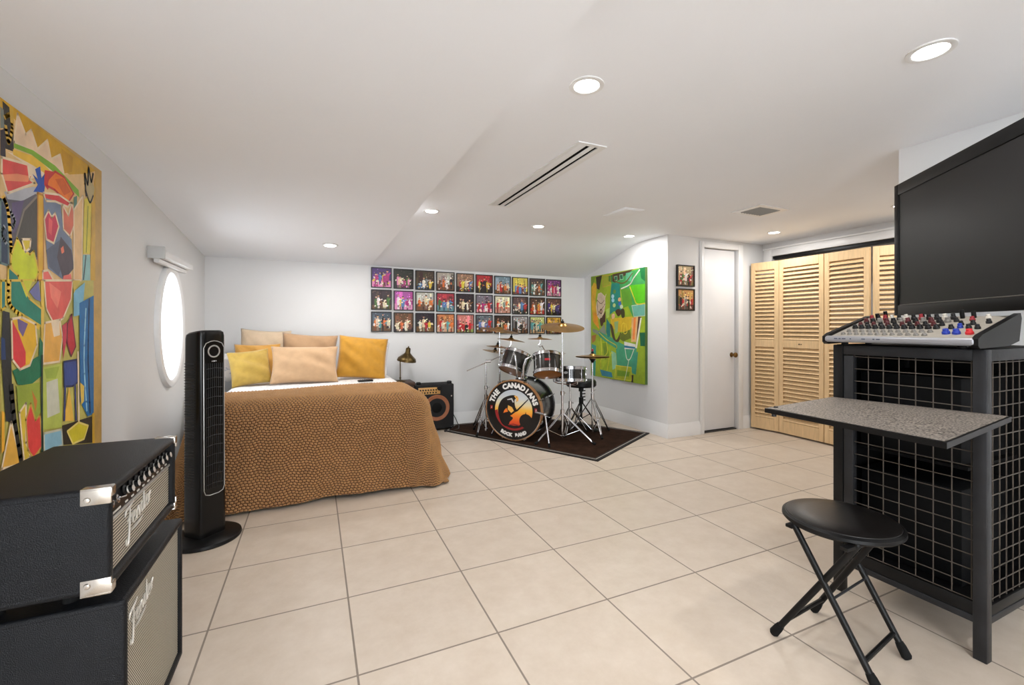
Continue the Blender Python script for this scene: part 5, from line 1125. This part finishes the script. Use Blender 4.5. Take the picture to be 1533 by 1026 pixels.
for y in (my0, my1):
    bm = NB(); extrude_poly(bm, [(mx0-.012, y-.009, rz1+.014), (mx0-.012, y-.009, rz1+.036), (mx0+.015, y-.009, rz1+.050), (mx1+.012, y-.009, 1.169), (mx1+.02, y-.009, 1.15), (mx1-.0, y-.009, 1.07), (mx1-.08, y-.009, rz1+.010), (mx0, y-.009, rz1+.004)], (0, .018, 0)); obj('end_cheek', bm, black_m, t)
sv = Vector((mx1-mx0-.004, 0, 1.160-rz1-.034)); sn = Vector((-sv.z, 0, sv.x)).normalized()
mp_ = lambda y, s_, l=0.: Vector((mx0+.004, y, rz1+.034))+sv*s_+sn*l
bm = NB(); face(bm, [mp_(my0+.012, .03, .001), mp_(my0+.012, .99, .001), mp_(my1-.012, .99, .001), mp_(my1-.012, .03, .001)]); pl = obj('control_surface', bm, mk('mixer_panel_grey', (156, 149, 138), .5, var=.06, vscale=60), t, recalc=False)
KM = {c: mk('knob_'+c, v, .45) for c, v in dict(black=(20, 20, 22), red=(150, 44, 52), grey=(130, 126, 120), blue=(34, 58, 160), bright_red=(206, 44, 48), white=(214, 208, 196), dark_red=(84, 30, 34)).items()}
_kp = {}
def mknob(y, s_, col, r=.0065, h=.013, nm='knob'):
    k = (col, r, h)
    p = mp_(y, s_, .001)
    if k not in _kp:
        bm = NB(); lathe(bm, [(0, 0), (r, 0), (r*.95, h*.5), (r*.75, h*.55), (r*.7, h), (0, h)], axisM((0, 0, 0), sn), 12); bx(bm, -r*.1, r*.1, -r*.15, r*.15, h, h+.0015)
        o = obj(nm, bm, KM[col]); o.parent = t; o.location = p-Vector(t.location); _kp[k] = o
    else:
        o = _kp[k].copy(); C.objects.link(o); o.parent = t; o.location = p-Vector(t.location)
rm = random.Random(3)
for i in range(12):
    y = my1-.045-i*.0245
    bm = None
    for s_, col, r, h in ((.12, 'grey', .0085, .009), (.26, 'grey', .0085, .010), (.42, 'black', .0105, .016), (.56, 'black' if i % 2 else 'dark_red', .009, .016), (.71, ('dark_red', 'black', 'grey')[i % 3], .010, .020), (.86, ('red', 'black', 'black', 'white')[(i*2+i//3) % 4], .009, .022)):
        if len([c for c in t.children if c.name.startswith('knob')]) < 90: mknob(y, s_, col, r, h)
for y, col in ((.80, 'blue'), (.772, 'blue'), (.738, 'bright_red')): mknob(y, .20, col, .0115, .018)
for y, s_, c in ((.81, .42, 'black'), (.79, .46, 'blue'), (.765, .44, 'black'), (.74, .42, 'black'), (.80, .58, 'black'), (.77, .6, 'black'), (.735, .66, 'black'), (.83, .74, 'black'), (.79, .78, 'red'), (.755, .86, 'white')): mknob(y, s_, c, .0085, .016)
for y, s_, h in ((1.10, .86, .030), (1.075, .9, .036), (.83, .9, .034), (.80, .92, .026), (.95, .9, .022)):
    bm = NB(); p = mp_(y, s_); cyl(bm, p, p+sn*h, .007, 12); obj('plug', bm, black_m, t)
# ------------------------------------------------------------------ television on the partition wall
e1v, nv, up_ = Vector((-.632, -.775, 0)).normalized(), Vector((-.775, .632, 0)).normalized(), Vector((0, 0, 1))
TR = Matrix((e1v, up_, nv)).transposed(); T0 = Vector((2.672, 1.240, 1.177)); TW, THh = 1.13, .652
t = thing('television', T0+e1v*TW/2, 'large black flat television turned towards the bed above the mixer', 'television')
TP = lambda a, z, b: T0+e1v*a+up_*z+nv*b
def tb(a0, a1, z0, z1, b0, b1, bev=.003): 
    box(bm, TP((a0+a1)/2, (z0+z1)/2, (b0+b1)/2), (a1-a0, z1-z0, b1-b0), TR, bev, 2)
gb = mk('gloss_black_bezel', (8, 8, 9), .4, spec=.18)
bm = NB(); tb(0, .034, 0, THh, -.02, .006); tb(TW-.034, TW, 0, THh, -.02, .006); tb(.03, TW-.03, THh-.055, THh, -.02, .006); tb(.03, TW-.03, 0, .05, -.02, .006); obj('bezel', bm, gb, t)
bm = NB(); tb(.03, TW-.03, .045, THh-.05, -.015, .001, 0); obj('screen', bm, mk('dark_screen', (19, 19, 20), .36, spec=.3), t)
bm = NB(); tb(.05, TW-.05, .0485, .0525, .0, .008, .001); obj('light_strip', bm, mk('strip_silver', (96, 92, 86), .4, .5), t)
bm = NB(); tb(.02, TW-.02, .02, THh-.02, -.045, -.018, .01); tb(.2, TW-.2, .1, THh-.12, -.065, -.04, .012); obj('back_housing', bm, black_m, t)
bm = NB(); pa = TP(TW/2, THh/2, -.066); pwall = Vector((XP-.03, pa.y-.25, pa.z)); mid = Vector((XP-.13, pa.y-.02, pa.z))
tb(TW/2-.1, TW/2+.1, THh/2-.1, THh/2+.1, -.08, -.064); cyl(bm, pa+Vector((0, 0, .0)), mid, .02, 12); cyl(bm, mid, pwall, .02, 12); bx(bm, XP-.022, XP-.003, pwall.y-.06, pwall.y+.06, pwall.z-.12, pwall.z+.12, .003)
obj('wall_arm', bm, black_m, t)
# ------------------------------------------------------------------ folding stool
sx, sy, sz = 1.728, .966, .442
t = thing('folding_stool', (sx, sy, 0), 'black round folding stool in front of the rack', 'stool')
seat_m = mk('black_vinyl_seat', (22, 19, 18), .36, var=.12, vscale=10, bump=.1, bscale=200)
bm = NB(); lathe(bm, [(0, sz+.006), (.10, sz+.005), (.155, sz+.001), (.168, sz-.004), (.172, sz-.010), (.165, sz-.014)], Matrix.Translation((sx, sy, 0)), 56); obj('seat', bm, seat_m, t)
bm = NB(); lathe(bm, [(.160, sz-.006), (.172, sz-.006), (.180, sz-.012), (.181, sz-.022), (.174, sz-.030), (.150, sz-.032), (0, sz-.030), (0, sz-.02)], Matrix.Translation((sx, sy, 0)), 56); obj('seat_rim', bm, black_m, t)
legsd = [((1.570, .766, 0), (1.568, 1.03, .412), -1), ((1.818, .806, 0), (1.808, 1.045, .412), -1), ((1.522, 1.080, 0), (1.60, .845, .412), 1), ((1.792, 1.104, 0), (1.775, .865, .412), 1)]
cr = [Vector(a).lerp(Vector(b), .17) for a, b, s_ in legsd]
for i, (a, b, s_) in enumerate(legsd):
    a, b = Vector(a), Vector(b); bm = NB(); d = (b-a).normalized(); tube(bm, [a+d*.012, b], .0105, 14); ball(bm, b, .0105, 10)
    lg = obj('leg', bm, black_m, t)
    bm = NB(); tube(bm, [a+Vector((0, 0, .001))+d*.004, a+d*.012, a+d*.04, a+d*.055], [.011, .0155, .0145, .012], 14); obj('rubber_foot', bm, rubber_m, lg)
for i, j in ((0, 1), (2, 3)):
    bm = NB(); cyl(bm, cr[i], cr[j], .0075, 10); obj('crossbar', bm, black_m, t)
bm = NB(); cyl(bm, Vector(legsd[0][0]).lerp(Vector(legsd[0][1]), .52), Vector(legsd[1][0]).lerp(Vector(legsd[1][1]), .52), .004, 8); obj('pivot_bolt', bm, steel_m, t)
for y in (.855, 1.035): bm = NB(); bx(bm, 1.545, 1.83, y-.012, y+.012, .402, .414, .002); obj('seat_bracket', bm, black_m, t)
